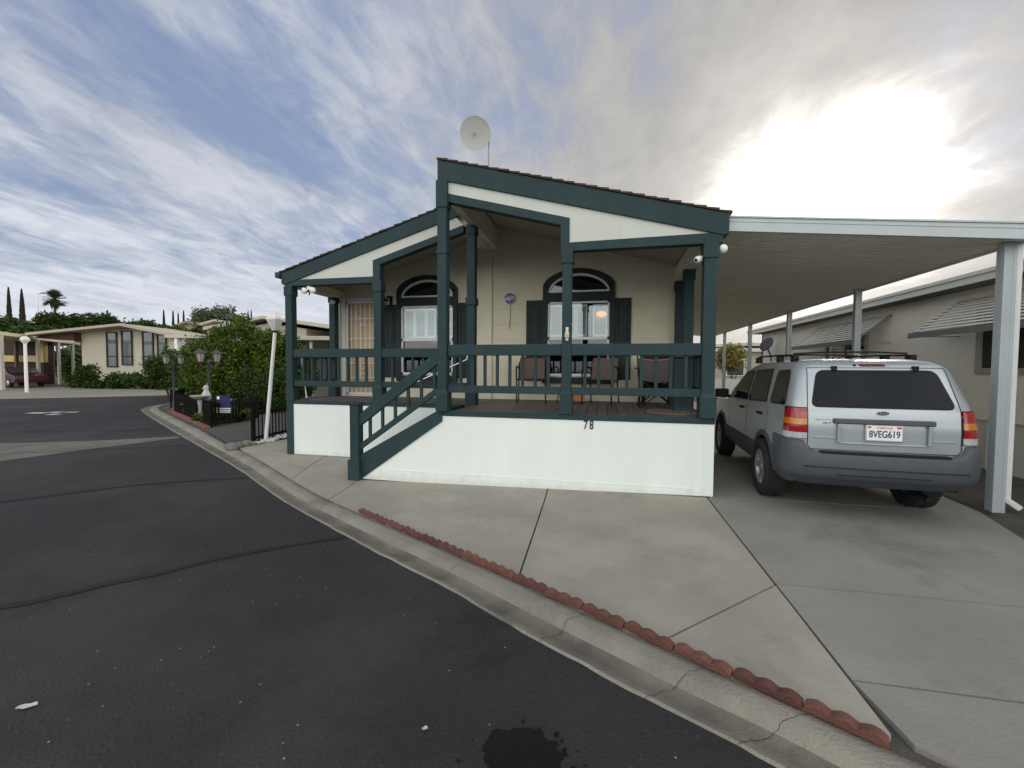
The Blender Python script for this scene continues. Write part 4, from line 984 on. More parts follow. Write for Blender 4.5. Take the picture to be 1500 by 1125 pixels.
# rear bumper wrapping round to the wheel arch
def bumper():
    m = MB(); prof = [(.44, -.03), (.455, .025), (.52, .055), (.60, .066), (.70, .064), (.735, .05), (.745, -.01)]
    path = []
    W = .832; yr_ = -.93; rc = .18
    path.append((W, -.42)); path.append((W, -.50)); path.append((W, -.58)); 
    for i in range(0, 9): t = R(0-90*i/8); path.append((W-rc+rc*math.cos(t), yr_+.03+rc+rc*math.sin(t)))
    for i in range(1, 9): x = (W-rc)*(1-i/8); path.append((x, yr_+.03*(x/.72)**2))
    path = path+[(-x, y) for x, y in path[-2::-1]]
    vs = []; n_ = len(path)
    for i, (x, y) in enumerate(path):
        a = path[max(i-1, 0)]; b = path[min(i+1, n_-1)]; d = Vector((b[0]-a[0], b[1]-a[1])).normalized(); nx, ny = -d.y, d.x
        if nx*x+ny*(y) < 0 and True:
            nx, ny = -nx, -ny
        side = abs(y) < .75
        for (z, o) in prof:
            k = .30 if abs(x) > .875 else 1.0
            if abs(x) > .80: k = .30+.45*min(1, max(0, (-y-.60)/.30))
            zt_ = .745+.115*min(1, max(0, (abs(x)-.64)/.05)); z2 = z if z < .6 else .6+(z-.6)*(zt_-.6)/.145
            vs.append((x+nx*o*k, y+ny*o*k, z2))
    P2 = len(prof); fs = [(i*P2+k, (i+1)*P2+k, (i+1)*P2+k+1, i*P2+k+1) for i in range(n_-1) for k in range(P2-1)]
    m.add(vs, fs, True)
    return m
bmp = bumper().build('rear_bumper', CLAD, CAR, local=True, fixn=True)
# crisp lower lip and step pad
def rear_strip(m, x0, x1, z0_, z1_, off, th, n_=20, yf=None):
    yf = yf or rear_y; vs = []; fs = []
    for i in range(n_+1):
        x = x0+(x1-x0)*i/n_
        for (z, o) in ((z0_, off-th), (z0_, off), (z1_, off), (z1_, off-th)): vs.append((x, yf(x, z)-o, z))
    for i in range(n_):
        for k in range(4): fs.append((i*4+k, (i+1)*4+k, (i+1)*4+(k+1) % 4, i*4+(k+1) % 4))
    fs.append((0, 1, 2, 3)); fs.append((n_*4+3, n_*4+2, n_*4+1, n_*4)); m.add(vs, fs)
by = lambda x, z: -.93+.03*(x/.72)**2
m = MB(); rear_strip(m, -.55, .55, .728, .752, .060, .09, yf=by); m.build('step_pad', BLACKM, CAR, local=True, bevel=.004)
m = MB(); rear_strip(m, -.70, .70, .585, .589, .078, .02, yf=by); rear_strip(m, -.40, .40, .512, .516, .064, .02, yf=by); m.build('bumper_groove', BLACKM, CAR, local=True)
m = MB(); m.box(-.72, .72, -.78, -.4, .36, .45); m.build('underbody', BLACKM, CAR, local=True)
m = MB(); m.tube([(.45, -.55, .30), (.45, -.86, .29)], .03, 12); m.build('exhaust', BLACKM, CAR, local=True)
# rear glass, trapezoid with rounded corners
def rear_patch(name, outline, mat_, off, seg=6, parent=CAR):
    m = MB(); cx_ = sum(p[0] for p in outline)/len(outline); cz_ = sum(p[1] for p in outline)/len(outline); vs = []
    for k in range(seg+1):
        t = k/seg
        for p in outline: x = cx_+(p[0]-cx_)*t; z = cz_+(p[1]-cz_)*t; vs.append((x, rear_y(x, z)-off, z))
    N_ = len(outline); fs = [(k*N_+i, k*N_+(i+1) % N_, (k+1)*N_+(i+1) % N_, (k+1)*N_+i) for k in range(seg) for i in range(N_)]
    m.add(vs, fs, True); o = m.build(name, mat_, parent, local=True)
    bmx = bmesh.new(); bmx.from_mesh(o.data); bmesh.ops.remove_doubles(bmx, verts=bmx.verts, dist=1e-5)
    for f in bmx.faces:
        if f.normal.y > 0: f.normal_flip()
    bmx.to_mesh(o.data); bmx.free(); return o
rear_patch('rear_window', rounded([(-.61, 1.215), (.61, 1.215), (.515, 1.585), (-.515, 1.585)], .07), CGL, .007)
rear_patch('window_seal', rounded([(-.625, 1.203), (.625, 1.203), (.528, 1.597), (-.528, 1.597)], .075), BLACKM, .0045)
# tailgate cut lines
def line_rear(m, pts, w=.007, off=.0035):
    for a, b in zip(pts, pts[1:]):
        nn = 8
        for i in range(nn):
            x0 = a[0]+(b[0]-a[0])*i/nn; x1 = a[0]+(b[0]-a[0])*(i+1)/nn; z0_ = a[1]+(b[1]-a[1])*i/nn; z1_ = a[1]+(b[1]-a[1])*(i+1)/nn
            d = Vector((x1-x0, z1_-z0_)).normalized(); px, pz_ = -d.y*w/2, d.x*w/2
            m.add([(x0-px, rear_y(x0, z0_)-off, z0_-pz_), (x1-px, rear_y(x1, z1_)-off, z1_-pz_), (x1+px, rear_y(x1, z1_)-off, z1_+pz_), (x0+px, rear_y(x0, z0_)-off, z0_+pz_)], [(0, 1, 2, 3)])
m = MB(); line_rear(m, [(-.61, 1.62), (-.655, 1.20), (-.655, .80), (-.63, .762), (.63, .762), (.655, .80), (.655, 1.20), (.61, 1.62), (-.61, 1.62)])
m.build('tailgate_gap', BLACKM, CAR, local=True)
# raised plate surround: a pressed recess framed by a step
PAINTD = PAINT
for (a, b, c, d) in ((-.37, .37, .835, .018), (-.60, -.40, .885, .012), (.40, .60, .885, .012)): m = MB(); rear_strip(m, a, b, c, c+.008, d, .03); m.build('pressed_edge', PAINT, CAR, local=True, bevel=.003)
for x in (-.385, .385): m = MB(); m.box(x-.015, x+.015, -.955, -.93, .84, 1.04); m.build('pressed_edge', PAINT, CAR, local=True, bevel=.01)
m = MB(); rear_strip(m, -.43, .43, 1.040, 1.092, .040, .06); m.build('tailgate_handle', CLAD, CAR, local=True, bevel=.012)
# licence plate
LP = empty('licence_plate', (0, 0, 0)); LP.parent = CAR
py = -.93-.022; PL0 = (-.152, .152, .885, 1.035)
m = MB(); m.box(-.160, .160, py-.004, py+.02, .875, 1.040); m.build('plate_frame', STEEL, LP, local=True, bevel=.003)
m = MB(); m.box(-.150, .150, py-.008, py-.0035, .884, 1.032); m.build('plate', mat('plate_white', (.78, .78, .80), .4, .03, 20), LP, local=True, bevel=.003)
PLB = mat('plate_blue', (.02, .03, .12), .5)
text('plate_number', '8VEG619', .098, PLB, LP, facing(0, py-.009, .945), .001, (.70, 1), local=True, bold=.0015)
text('plate_state', 'California', .034, mat('plate_red', (.45, .03, .04), .5), LP, facing(0, py-.009, 1.014), .0006, (1, 1), local=True)
m = MB(); m.box(.105, .142, py-.0095, py-.0078, 1.008, 1.026); m.box(-.142, -.115, py-.0095, py-.0078, 1.008, 1.026); m.build('sticker', MATS['plate_red'], LP, local=True)
# emblem and badges
m = MB(); prof = [(.052*math.cos(R(a)), 1.158+.021*math.sin(R(a))) for a in range(0, 360, 15)]
m.prism(prof, 'y', -.93, -.915); 
eb_ = m.build('emblem', STEEL, CAR, local=True)
m = MB(); m.prism([(.047*math.cos(R(a)), 1.158+.017*math.sin(R(a))) for a in range(0, 360, 15)], 'y', -.932, -.9295); m.build('emblem_face', mat('emblem_blue', (.01, .02, .08), .3), eb_, local=True)
text('emblem_script', 'Ford', .026, STEEL, eb_, facing(0, -.9325, 1.158), .0005, (1.3, 1), local=True)
text('badge', 'ESCAPE', .030, STEEL, CAR, facing(-.52, rear_y(-.52, 1.07)-.004, 1.075), .002, (1.3, .7), local=True)
text('badge', 'XLT', .030, PLB, CAR, facing(-.485, rear_y(-.485, 1.04)-.004, 1.04), .002, (1.4, .8), local=True)
m = MB(); rear_strip(m, -.115, .115, 1.640, 1.662, .010, .03, 8); m.build('brake_light', mat('red_lens_dark', (.14, .02, .025), .2), CAR, local=True, bevel=.004)
for x in (-.36, .36):
    m = MB(); m.box(x-.022, x+.022, rear_y(x, 1.60)-.028, rear_y(x, 1.60)+.03, 1.585, 1.64); m.build('hinge', BLACKM, CAR, local=True, bevel=.006)
m = MB(); m.lathe([(0, .02), (.012, .02), (.014, 0)], (-.16, rear_y(-.16, 1.65)-.0, 1.648), 10, Matrix.Rotation(R(90), 4, 'X')); m.build('washer_nozzle', BLACKM, CAR, local=True)
# tail lamps wrap the corner
REDL = mat('red_lens', (.28, .007, .012), .12, .25, 25, spec=.8); AMB = mat('amber_lens', (.46, .15, .01), .12, .2, 25, spec=.8); CLR = mat('clear_lens', (.42, .43, .45), .1, .2, 25, spec=.8)
def lamp_surface(s, t, z, off):
    # t 0..1 from rear face inner edge round the corner to side
    W = Wf(z)+off; rc = .15; yr_ = Rf(z)-off; x_in = .665
    a = (W-rc)-x_in; y0c = yr_+.035*((W-rc)/.8)**2; arc = rc*math.pi/2; tot_ = a+arc+.03; l = t*tot_
    if l < a: x = x_in+l; return (s*x, yr_+.035*(x/.8)**2, z)
    l -= a
    if l < arc: th_ = R(-90)+l/rc; return (s*(W-rc+rc*math.cos(th_)), y0c+rc+rc*math.sin(th_), z)
    return (s*W, y0c+rc+(l-arc), z)
for s in (-1, 1):
    T = empty('tail_lamp', (0, 0, 0)); T.parent = CAR
    for nm, mt, z0_, z1_ in (('lens', REDL, 1.085, 1.19), ('indicator', AMB, 1.015, 1.082), ('lens', REDL, .935, 1.012), ('reversing_lens', CLR, .868, .932)):
        m = MB(); m.grid(lambda u, v: lamp_surface(s, u*(.97 if z0_ < 1.08 else .97-.25*v*v), z0_+(z1_-z0_)*v, .016), 14, 4)
        # rim closing the lens onto the body
        for v_ in (0, 1):
            m.grid(lambda u, v: lamp_surface(s, u*.97, z0_+(z1_-z0_)*v_, .016-.02*v), 14, 1)
        m.grid(lambda u, v: lamp_surface(s, 0, z0_+(z1_-z0_)*u, .016-.02*v), 3, 1)
        m.grid(lambda u, v: lamp_surface(s, .97, z0_+(z1_-z0_)*u, .016-.02*v), 3, 1)
        m.build(nm, mt, T, local=True, fixn=True)
    m = MB(); m.grid(lambda u, v: lamp_surface(s, -.02+1.02*u,   .86+.338*v, .005), 12, 2); m.build('housing', BLACKM, T, local=True)
# front lamps & grille (hidden side, plain but present)
for s in (-1, 1):
    m = MB(); m.box(s*.55, s*.80, 3.36, 3.47, .80, .95); m.build('headlight', CLR, CAR, local=True, bevel=.03)
m = MB(); m.box(-.50, .50, 3.42, 3.50, .78, .93); m.build('grille', BLACKM, CAR, local=True, bevel=.01)
m = MB(); m.grid(lambda u, v: ((-.66+1.32*u)*(1-.12*v), Ff(1.12+.44*v)+.05*(1-(((-.66+1.32*u))/.8)**2)+.008, 1.12+.44*v), 10, 6); m.build('windscreen', CGL, CAR, local=True)
# wheels
TYRE = mat('tyre_rubber', (.014, .014, .016), .85, .2, 8, .3, 100); RIM = mat('alloy', (.42, .44, .46), .35, metal=.7)
def wheel(x, y, s):
    E = empty('wheel', (x, y, .355)); E.parent = CAR; E['wl'] = [0, 0, 0]
    M = Matrix.Rotation(R(90)*s, 4, 'Y'); hw = .115
    m = MB(); m.lathe([(.225, -hw+.01), (.25, -hw), (.315, -hw-.004), (.345, -hw+.02), (.357, -hw+.05), (.358, hw-.05), (.345, hw-.02), (.315, hw+.004), (.25, hw), (.225, hw-.01), (.215, hw-.03), (.215, -hw+.03), (.225, -hw+.01)], (0, 0, 0), 40, M)
    for k in range(44):
        a = 2*math.pi*k/44
        for q in (-1, 1):
            c = M @ Vector((.359*math.cos(a), .359*math.sin(a), q*.06)); 
            Mb = Matrix.Translation(c) @ M @ Matrix.Rotation(a, 4, 'Z'); m.box(-.006, .004, -.016, .016, -.035, .035, Mb)
    m.build('tyre', TYRE, E, local=True)
    m = MB(); m.lathe([(.215, -.08), (.20, -.06), (.20, .06), (.215, .085), (.222, .10), (.205, .095), (.195, .07)], (0, 0, 0), 32, M)
    m.lathe([(0, .088), (.035, .088), (.045, .075), (.06, .06)], (0, 0, 0), 20, M)
    for k in range(5):
        a = 2*math.pi*k/5+.3; Mr = M @ Matrix.Rotation(a, 4, 'Z')
        p = [(.03, -.034, .075), (.205, -.044, .088), (.205, .044, .088), (.03, .034, .075), (.03, -.034, .045), (.205, -.044, .055), (.205, .044, .055), (.03, .034, .045)]
        m.add([Mr @ Vector(v) for v in p], [(0,1,2,3),(7,6,5,4),(0,4,5,1),(3,2,6,7),(1,5,6,2),(0,3,7,4)])
    m.build('rim', RIM, E, local=True, fixn=True)
    m = MB(); m.lathe([(0, .02), (.20, .02)], (0, 0, 0), 24, M); m.build('hub', BLACKM, E, local=True)
for y in (0, 2.62):
    wheel(.755, y, 1); wheel(-.765, y, -1)
# roof rack
for s in (-1, 1):
    m = MB(); m.tube([(s*.575, -.30, 1.71), (s*.575, -.20, 1.765), (s*.575, .4, 1.785), (s*.575, 1.25, 1.785), (s*.575, 1.38, 1.73)], .013, 8)
    for y in (-.22, .30, 1.28): m.box(s*.575-.03, s*.575+.03, y-.055, y+.055, 1.69, 1.775)
    m.build('roof_rack', BLACKM, CAR, local=True, bevel=.008)
for y in (-.16, .95):
    m = MB(); m.tube([(-.57, y, 1.79), (-.3, y, 1.806), (0, y, 1.81), (.3, y, 1.806), (.57, y, 1.79)], .011, 8); m.build('crossbar', BLACKM, CAR, local=True)

# ------------------------------------------------------------------ vegetation
def leafmat(name, cols, rough=.6):
    m = mat(name, cols[0], rough, island=cols); b = m.node_tree.nodes['Principled BSDF']
    b.inputs['Subsurface Weight'].default_value = 0; b.inputs['Specular IOR Level'].default_value = .3
    nt = m.node_tree; tr = nt.nodes.new('ShaderNodeBsdfTranslucent'); mx = nt.nodes.new('ShaderNodeMixShader'); mx.inputs[0].default_value = .25
    nt.links.new(b.inputs['Base Color'].links[0].from_socket, tr.inputs[0]); out = nt.nodes['Material Output']
    nt.links.new(b.outputs[0], mx.inputs[1]); nt.links.new(tr.outputs[0], mx.inputs[2]); nt.links.new(mx.outputs[0], out.inputs[0]); return m
LEAF_B = leafmat('bright_leaves', [(.018, .042, .008), (.055, .10, .010), (.13, .19, .014), (.025, .055, .010)])
LEAF_D = leafmat('dark_leaves', [(.014, .030, .007), (.034, .066, .012), (.058, .10, .016), (.022, .045, .009)])
LEAF_M = leafmat('mid_leaves', [(.03, .06, .018), (.05, .10, .025), (.08, .13, .03), (.03, .07, .02)])
LEAF_C = leafmat('cypress_leaves', [(.022, .020, .016), (.040, .032, .024), (.03, .034, .02)])
LEAF_G = leafmat('grey_leaves', [(.08, .10, .06), (.14, .15, .10), (.10, .12, .07)])
LEAF_O = leafmat('autumn_leaves', [(.12, .13, .03), (.24, .17, .04), (.16, .19, .05)])
BARK = mat('bark', (.09, .065, .045), .95, .3, 6, 1, 40, stretch=(1, 1, .2))
def leaves(m, c, rad, n, size, clumps=30, cr=.28, rnd=None, long=1.6, shell=.55, droop=0):
    rnd = rnd or random; c = Vector(c); cs = []
    for _ in range(clumps):
        while True:
            d = Vector((rnd.uniform(-1, 1), rnd.uniform(-1, 1), rnd.uniform(-1, 1)))
            if .05 < d.length < 1: break
        d.normalize(); r_ = rnd.uniform(shell, 1)
        cs.append((Vector((d.x*rad[0]*r_, d.y*rad[1]*r_, d.z*rad[2]*r_)), rnd.uniform(.6, 1.25)))
    R_ = min(rad)*cr*2
    for _ in range(n):
        cc, k = rnd.choice(cs); d = Vector((rnd.gauss(0, 1), rnd.gauss(0, 1), rnd.gauss(0, 1)*.8)); d = d.normalized()*(rnd.random()**.45)*R_*k
        p = c+cc+d; a = Vector((rnd.gauss(0, 1), rnd.gauss(0, 1), rnd.gauss(0, .7)-droop)).normalized(); b = a.cross(Vector((rnd.gauss(0, 1), rnd.gauss(0, 1), rnd.gauss(0, 1)))).normalized()
        s_ = size*rnd.uniform(.6, 1.3)
        m.add([p, p+a*s_*.5*long+b*s_*.4, p+a*s_*long, p+a*s_*.5*long-b*s_*.4], [(0, 1, 2, 3)])
def pt(u, w):   # ground position seen in column u, w metres ahead
    f = Vector((math.sin(YAW), math.cos(YAW))); r_ = Vector((math.cos(YAW), -math.sin(YAW)))
    p = f*w+r_*((u-750)/620*w); return (round(p.x, 2), round(p.y, 2))
def limbs(m, base, top, crown_r, n, rnd, r0_=.09):
    base = Vector(base); top = Vector(top)
    mid = base.lerp(top, .5)+Vector((rnd.uniform(-.1, .1), rnd.uniform(-.1, .1), 0))*(top-base).length
    m.tube([base, mid, top], [r0_, r0_*.75, r0_*.5], 8)
    for i in range(n):
        a = 2*math.pi*i/n+rnd.uniform(-.4, .4); s_ = base.lerp(top, rnd.uniform(.35, .95)); e = top+Vector((math.cos(a)*crown_r*rnd.uniform(.5, .9), math.sin(a)*crown_r*rnd.uniform(.5, .9), rnd.uniform(-.2, .7)*crown_r))
        m.tube([s_, s_.lerp(e, .5)+Vector((0, 0, -.08*crown_r)), e], [r0_*.45, r0_*.3, r0_*.1], 6)
def tree(name, label, cat, x, y, h, blobs, lm, size, n, trunk_h, group=None, seed=1, r0_=.09, clumps=30, cr=.28, droop=0):
    rnd = random.Random(seed); E = empty(name, (x, y, 0), label, cat, group)
    m = MB(); limbs(m, (x, y, -.05), (x, y, trunk_h), max(b[3] for b in blobs)*.8, 7, rnd, r0_); m.build('trunk', BARK, E)
    m = MB(); vol = sum(b[3]*b[4]*b[5] for b in blobs)
    for b in blobs: leaves(m, (x+b[0], y+b[1], b[2]), (b[3], b[4], b[5]), int(n*b[3]*b[4]*b[5]/vol), size, clumps, cr, rnd, droop=droop)
    m.build('crown', lm, E); return E
# the big bright shrubs beyond the neighbour's driveway
SH = 'bright shrubs beside the neighbouring driveway'
x, y = pt(354, 16.6); tree('large_shrub', 'tall bright green leafy shrub behind the white globe lamp, tallest of the shrubs', 'shrub', x, y, 3.2, [(-.1, 0, 2.55, .95, .95, 1.0), (-.5, .1, 1.4, 1.0, .95, 1.1), (.5, 0, 1.6, .95, .95, 1.1), (.9, .1, 2.3, .6, .6, .75)], LEAF_B, .075, 30000, 1.7, SH, 3, .09, 60, .19, .6)
x, y = pt(404, 16.2); tree('large_shrub', 'bright green leafy shrub seen right behind the globe of the white lamp post', 'shrub', x, y, 2.8, [(0, 0, 2.25, .75, .75, .85), (0, 0, 1.2, .9, .85, 1.0)], LEAF_B, .075, 15000, 1.5, SH, 4, .08, 50, .19, .6)
x, y = pt(312, 17.6); tree('large_shrub', 'lower green leafy shrub behind the twin-headed garden lamps', 'shrub', x, y, 2.6, [(0, 0, 2.0, 1.0, .95, .9), (-.2, 0, 1.0, .95, .9, .9)], LEAF_B, .075, 15000, 1.3, SH, 5, .08, 50, .2, .5)
x, y = pt(438, 17.5); tree('large_shrub', 'green shrub mostly hidden behind the left front porch post', 'shrub', x, y, 2.2, [(0, 0, 1.35, .75, .7, 1.1)], LEAF_M, .08, 7000, 1.2, SH, 6, .06, 40, .22, .4)
x, y = pt(372, 15.4); tree('dark_shrub', 'low dark leaves added as shade under the tallest bright shrub by the neighbouring driveway', 'shrub', x, y, 1.6, [(0, 0, .85, 1.0, .7, .75)], LEAF_D, .07, 8000, .8, None, 11, .05, 40, .22)  # added dark leaves stand in for shade low on the tallest shrub
x, y = pt(412, 15.2); tree('dark_shrub', 'low dark leaves added as shade behind the short picket fence and lamp post', 'shrub', x, y, 1.6, [(0, 0, .75, .8, .7, .7)], LEAF_D, .07, 6000, .8, None, 12, .05, 40, .22)  # more added dark leaves, in place of shade under the right-hand bright shrub
x, y = pt(246, 22.5); tree('dark_shrub', 'dark green shrub behind the farther twin-headed garden lamp', 'shrub', x, y, 2.4, [(0, 0, 1.4, .9, .8, 1.0), (.8, .3, 1.0, .8, .8, .9)], LEAF_D, .09, 7000, 1.2, None, 7, .06, 50, .24)
x, y = pt(283, 20.5); tree('dark_shrub', 'olive green shrub between the white patio posts and the nearer garden lamp', 'shrub', x, y, 2.4, [(0, 0, 1.5, .8, .8, 1.2)], LEAF_M, .08, 6000, 1.2, None, 8, .06, 40, .24)
# low bed plants inside the fence
for i, (u, w, r_, lm, lab) in enumerate(((286, 14.2, .38, LEAF_M, 'round green garden plant left of the white bird bath'), (333, 12.6, .30, LEAF_M, 'low green plant in the bed left of the navy banner'), (349, 12.4, .28, LEAF_B, 'low bright plant in the bed right of the navy banner'), (297, 11.9, .22, LEAF_B, 'small green plant at the corner of the picket fence'), (272, 15.6, .35, LEAF_D, 'dark low plant behind the picket fence near the farther lamp'), (315, 12.0, .22, LEAF_D, 'small dark plant below the nearer garden lamp'))):
    x, y = pt(u, w); E = empty('garden_plant', (x, y, 0), lab, 'plant', 'low plants in the fenced bed'); m = MB()
    leaves(m, (x, y, r_*.65), (r_, r_, r_*.7), 1500, .055, 24, .3, random.Random(50+i)); m.build('foliage', lm, E)
    m = MB(); m.tube([(x, y, -.03), (x, y, r_*.6)], .012, 6); m.build('stem', BARK, E)
# grass under the shrubs
GRASS = leafmat('grass', [(.03, .07, .015), (.05, .10, .02), (.06, .09, .03)])
m = MB(); rnd = random.Random(9)
for _ in range(16000):
    t = rnd.random(); s_ = rnd.random(); a = Vector((-10.5-.0*t, 9.2)).lerp(Vector((-16.2, 13.3)), t); b = Vector((-12.0, 14.6)).lerp(Vector((-17.0, 18.5)), t); p = a.lerp(b, s_)
    if mnoise.noise((p.x*.7, p.y*.7, 4)) < -.2: continue
    h = rnd.uniform(.04, .11); a = rnd.uniform(0, 6.28); m.add([(p.x-.012*math.cos(a), p.y-.012*math.sin(a), -.03), (p.x+.012*math.cos(a), p.y+.012*math.sin(a), -.03), (p.x+rnd.uniform(-.03, .03), p.y+rnd.uniform(-.03, .03), h)], [(0, 1, 2)])
tag(m.build('grass', GRASS), 'short rough grass in the neighbouring fenced bed', 'grass', kind='stuff')

# ------------------------------------------------------------------ fences
def picket_fence(name, label, chain, h, z0_=-.02, sp=.105, pw=.03):
    E = empty(name, (*chain[0], z0_), label, 'fence')
    for a, b in zip(chain, chain[1:]):
        a = Vector((*a, 0)); b = Vector((*b, 0)); L = (b-a).length; d = (b-a)/L; m = MB()
        for z in (.10, h-.10): m.bar(a+Vector((0, 0, z0_+z)), b+Vector((0, 0, z0_+z)), .03, .045)
        n = int(L/sp)
        for i in range(n):
            p = a+d*(i+.5)*L/n; m.bar(p+Vector((0, 0, z0_+.02)), p+Vector((0, 0, z0_+h-.03)), pw, pw, (1, 0, .01))
            m.lathe([(.0, 0), (.014, .015), (.012, .03), (0, .06)], (p.x, p.y, z0_+h-.035), 5)
        m.build('panel', FENCEM, E)
        box('fence_post', FENCEM, E, a.x-.032, a.x+.032, a.y-.032, a.y+.032, z0_, z0_+h+.03, bevel=.004)
    b = chain[-1]; box('fence_post', FENCEM, E, b[0]-.032, b[0]+.032, b[1]-.032, b[1]+.032, z0_, z0_+h+.03, bevel=.004)
    return E
picket_fence('picket_fence', 'low black metal picket fence curving along the kerb round the neighbouring bed', [(-17.5, 15.6), (-17.2, 14.2), (-16.4, 13.05), (-14.8, 11.95), (-13.2, 11.0), (-11.6, 10.02), (-10.15, 9.1), (-10.35, 10.2), (-10.7, 11.2)], .68)
picket_fence('picket_fence', 'short black metal picket fence behind the leaning white lamp post', [(-7.30, 7.52), (-7.40, 8.7), (-7.5, 9.9), (-7.6, 11.1)], .72, pw=.018)
BED = mat('red_bed_edge', (.20, .07, .05), .9, .25, 6, .6, 60)
m = MB()
for a, b in (((-14.8, 11.78), (-13.2, 10.84)), ((-13.2, 10.84), (-11.6, 9.88)), ((-11.6, 9.88), (-10.1, 8.95))):
    m.bar((*a, -.0), (*b, -.0), .14, .07)
o = m.build('bed_edging', BED, bevel=.01); tag(o, 'reddish brick edging strip at the foot of the curving picket fence', 'edging')

# ------------------------------------------------------------------ lamps in the gardens
E = empty('globe_lamp', (-7.18, 7.72, 0), 'leaning white lamp post with faceted white globe in front of the short picket fence', 'lamp post')
b = Vector((-7.18, 7.72, -.03)); t = b+Vector((.245, .04, 2.36))
m = MB(); m.tube([b, b.lerp(t, .5), t], [.040, .038, .034], 14); m.build('pole', WHITEM, E)
m = MB(); m.tube([t, t+Vector((.002, 0, .05))], .055, 14); m.build('collar', BLACKM, E)
GLOBE = mat('milky_globe', (.74, .70, .68), .35, .04, 4)
m = MB(); m.lathe([(.06, .04), (.10, .12), (.165, .27), (.155, .31), (.09, .375), (.055, .40), (.045, .43), (0, .44)], t, 8, smooth=False); m.build('globe', GLOBE, E, bevel=.006)
LMET = mat('dark_grey_lamp_metal', (.045, .05, .055), .5, .1, 6); FROST = mat('frosted_lamp_glass', (.38, .33, .28), .3, .1, 8)
def twin(x, y, hz, label, rz):
    E = empty('twin_lamp', (x, y, 0), label, 'lamp post', 'twin-headed lamp posts in the neighbouring garden', rz)
    m = MB(); m.lathe([(.10, -.03), (.10, .06), (.05, .10), (.045, .3), (.036, .34), (.032, hz-.42), (.045, hz-.40), (.03, hz-.36), (.0, hz-.30)], n=12); m.build('pole', LMET, E, local=True)
    for s in (-1, 1):
        c = .26*s
        m = MB(); m.tube([(0, 0, hz-.46), (s*.08, 0, hz-.52), (s*.18, 0, hz-.53), (c, 0, hz-.47), (c, 0, hz-.40)], .014, 8); m.build('arm', LMET, E, local=True)
        h_ = MB(); h_.lathe([(.0, 0), (.03, -.03), (.16, -.115), (.16, -.13), (.13, -.13)], (c, 0, hz), 6, smooth=False); h_.lathe([(.07, -.375), (.06, -.40), (0, -.41)], (c, 0, hz), 6, smooth=False); h_.lathe([(0, .04), (.012, .02), (0, 0)], (c, 0, hz), 6)
        for k in range(6):
            a = 2*math.pi*k/6; h_.bar((c+.125*math.cos(a), .125*math.sin(a), hz-.13), (c+.07*math.cos(a), .07*math.sin(a), hz-.375), .012, .012)
        hd = h_.build('lamp_head', LMET, E, local=True)
        m = MB(); m.lathe([(.118, -.13), (.066, -.372)], (c, 0, hz), 6, smooth=False); m.build('glass', FROST, hd, local=True)
x, y = pt(306, 12.2); twin(x, y, 2.10, 'nearer twin-headed dark grey lamp post between the bird bath and the navy banner', R(90))
x, y = pt(254.5, 15.4); twin(x, y, 2.06, 'farther twin-headed dark lamp post at the far end of the curving picket fence', R(88))
STONEW = mat('white_stone', (.28, .28, .265), .8, .15, 6)
x, y = pt(293, 11.9)
E = empty('bird_bath', (x, y, 0), 'pale stone bird bath with wide basin behind the picket fence', 'bird bath')
m = MB(); m.lathe([(.16, -.03), (.16, .05), (.07, .10), (.05, .4), (.08, .66), (0, .68)], (x, y, 0), 16); m.build('pedestal', STONEW, E)
m = MB(); m.lathe([(0, .66), (.15, .68), (.25, .75), (.26, .78), (.24, .77), (.12, .72), (0, .71)], (x, y, 0), 24); m.build('basin', STONEW, E)
x, y = pt(301, 12.0)
E = empty('garden_statue', (x, y, 0), 'small white seated animal-like garden statue on a plinth behind the bird bath', 'statue')
m = MB(); m.lathe([(.09, -.03), (.09, .03), (.06, .06), (.06, .60), (.10, .64), (0, .64)], (x, y, 0), 12, smooth=False); m.build('plinth', STONEW, E)
m = MB(); m.lathe([(.0, .64), (.10, .65), (.12, .72), (.10, .82), (.06, .90), (.05, .93), (.065, .98), (.05, 1.04), (0, 1.07)], (x, y, 0), 14); m.tube([(x, y, .98), (x-.09, y-.03, .955)], [.035, .015], 8); m.tube([(x+.02, y, 1.03), (x+.04, y, 1.12)], [.018, .006], 6); m.build('figure', mat('white_glaze', (.42, .42, .41), .6, .05), E)
# navy banner hung on the fence
a = Vector((-10.22, 9.55)); 
E = empty('garden_banner', (-10.12, 9.45, .3), 'navy hanging banner with three white stripes and a white corner square', 'banner', rz=R(60-48))
m = MB(); m.grid(lambda u, v: (-.19+.38*u+.01*math.sin(v*5), .012*math.sin(u*7+v*3), .02+.50*v), 10, 12); m.build('cloth', mat('navy_cloth', (.020, .022, .10), .85, .12, 12), E, local=True)
for z in (.05, .10, .15):
    m = MB(); m.grid(lambda u, v: (-.188+.376*u+.01*math.sin((z-.02)*10), -.006+.012*math.sin(u*7+(z-.02)*6), z+.024*v), 10, 1); m.build('stripe', WHITE, E, local=True)
m = MB(); m.grid(lambda u, v: (-.165+.075*u, -.008+.012*math.sin((.06+.2*u)*7+2.5), .41+.075*v), 3, 2); m.build('corner_mark', WHITE, E, local=True)
m = MB(); m.tube([(-.22, 0, .525), (.22, 0, .525)], .008, 8); m.tube([(-.21, 0, .525), (-.21, .02, -.30)], .007, 8); m.build('hanger', BLACKM, E, local=True)

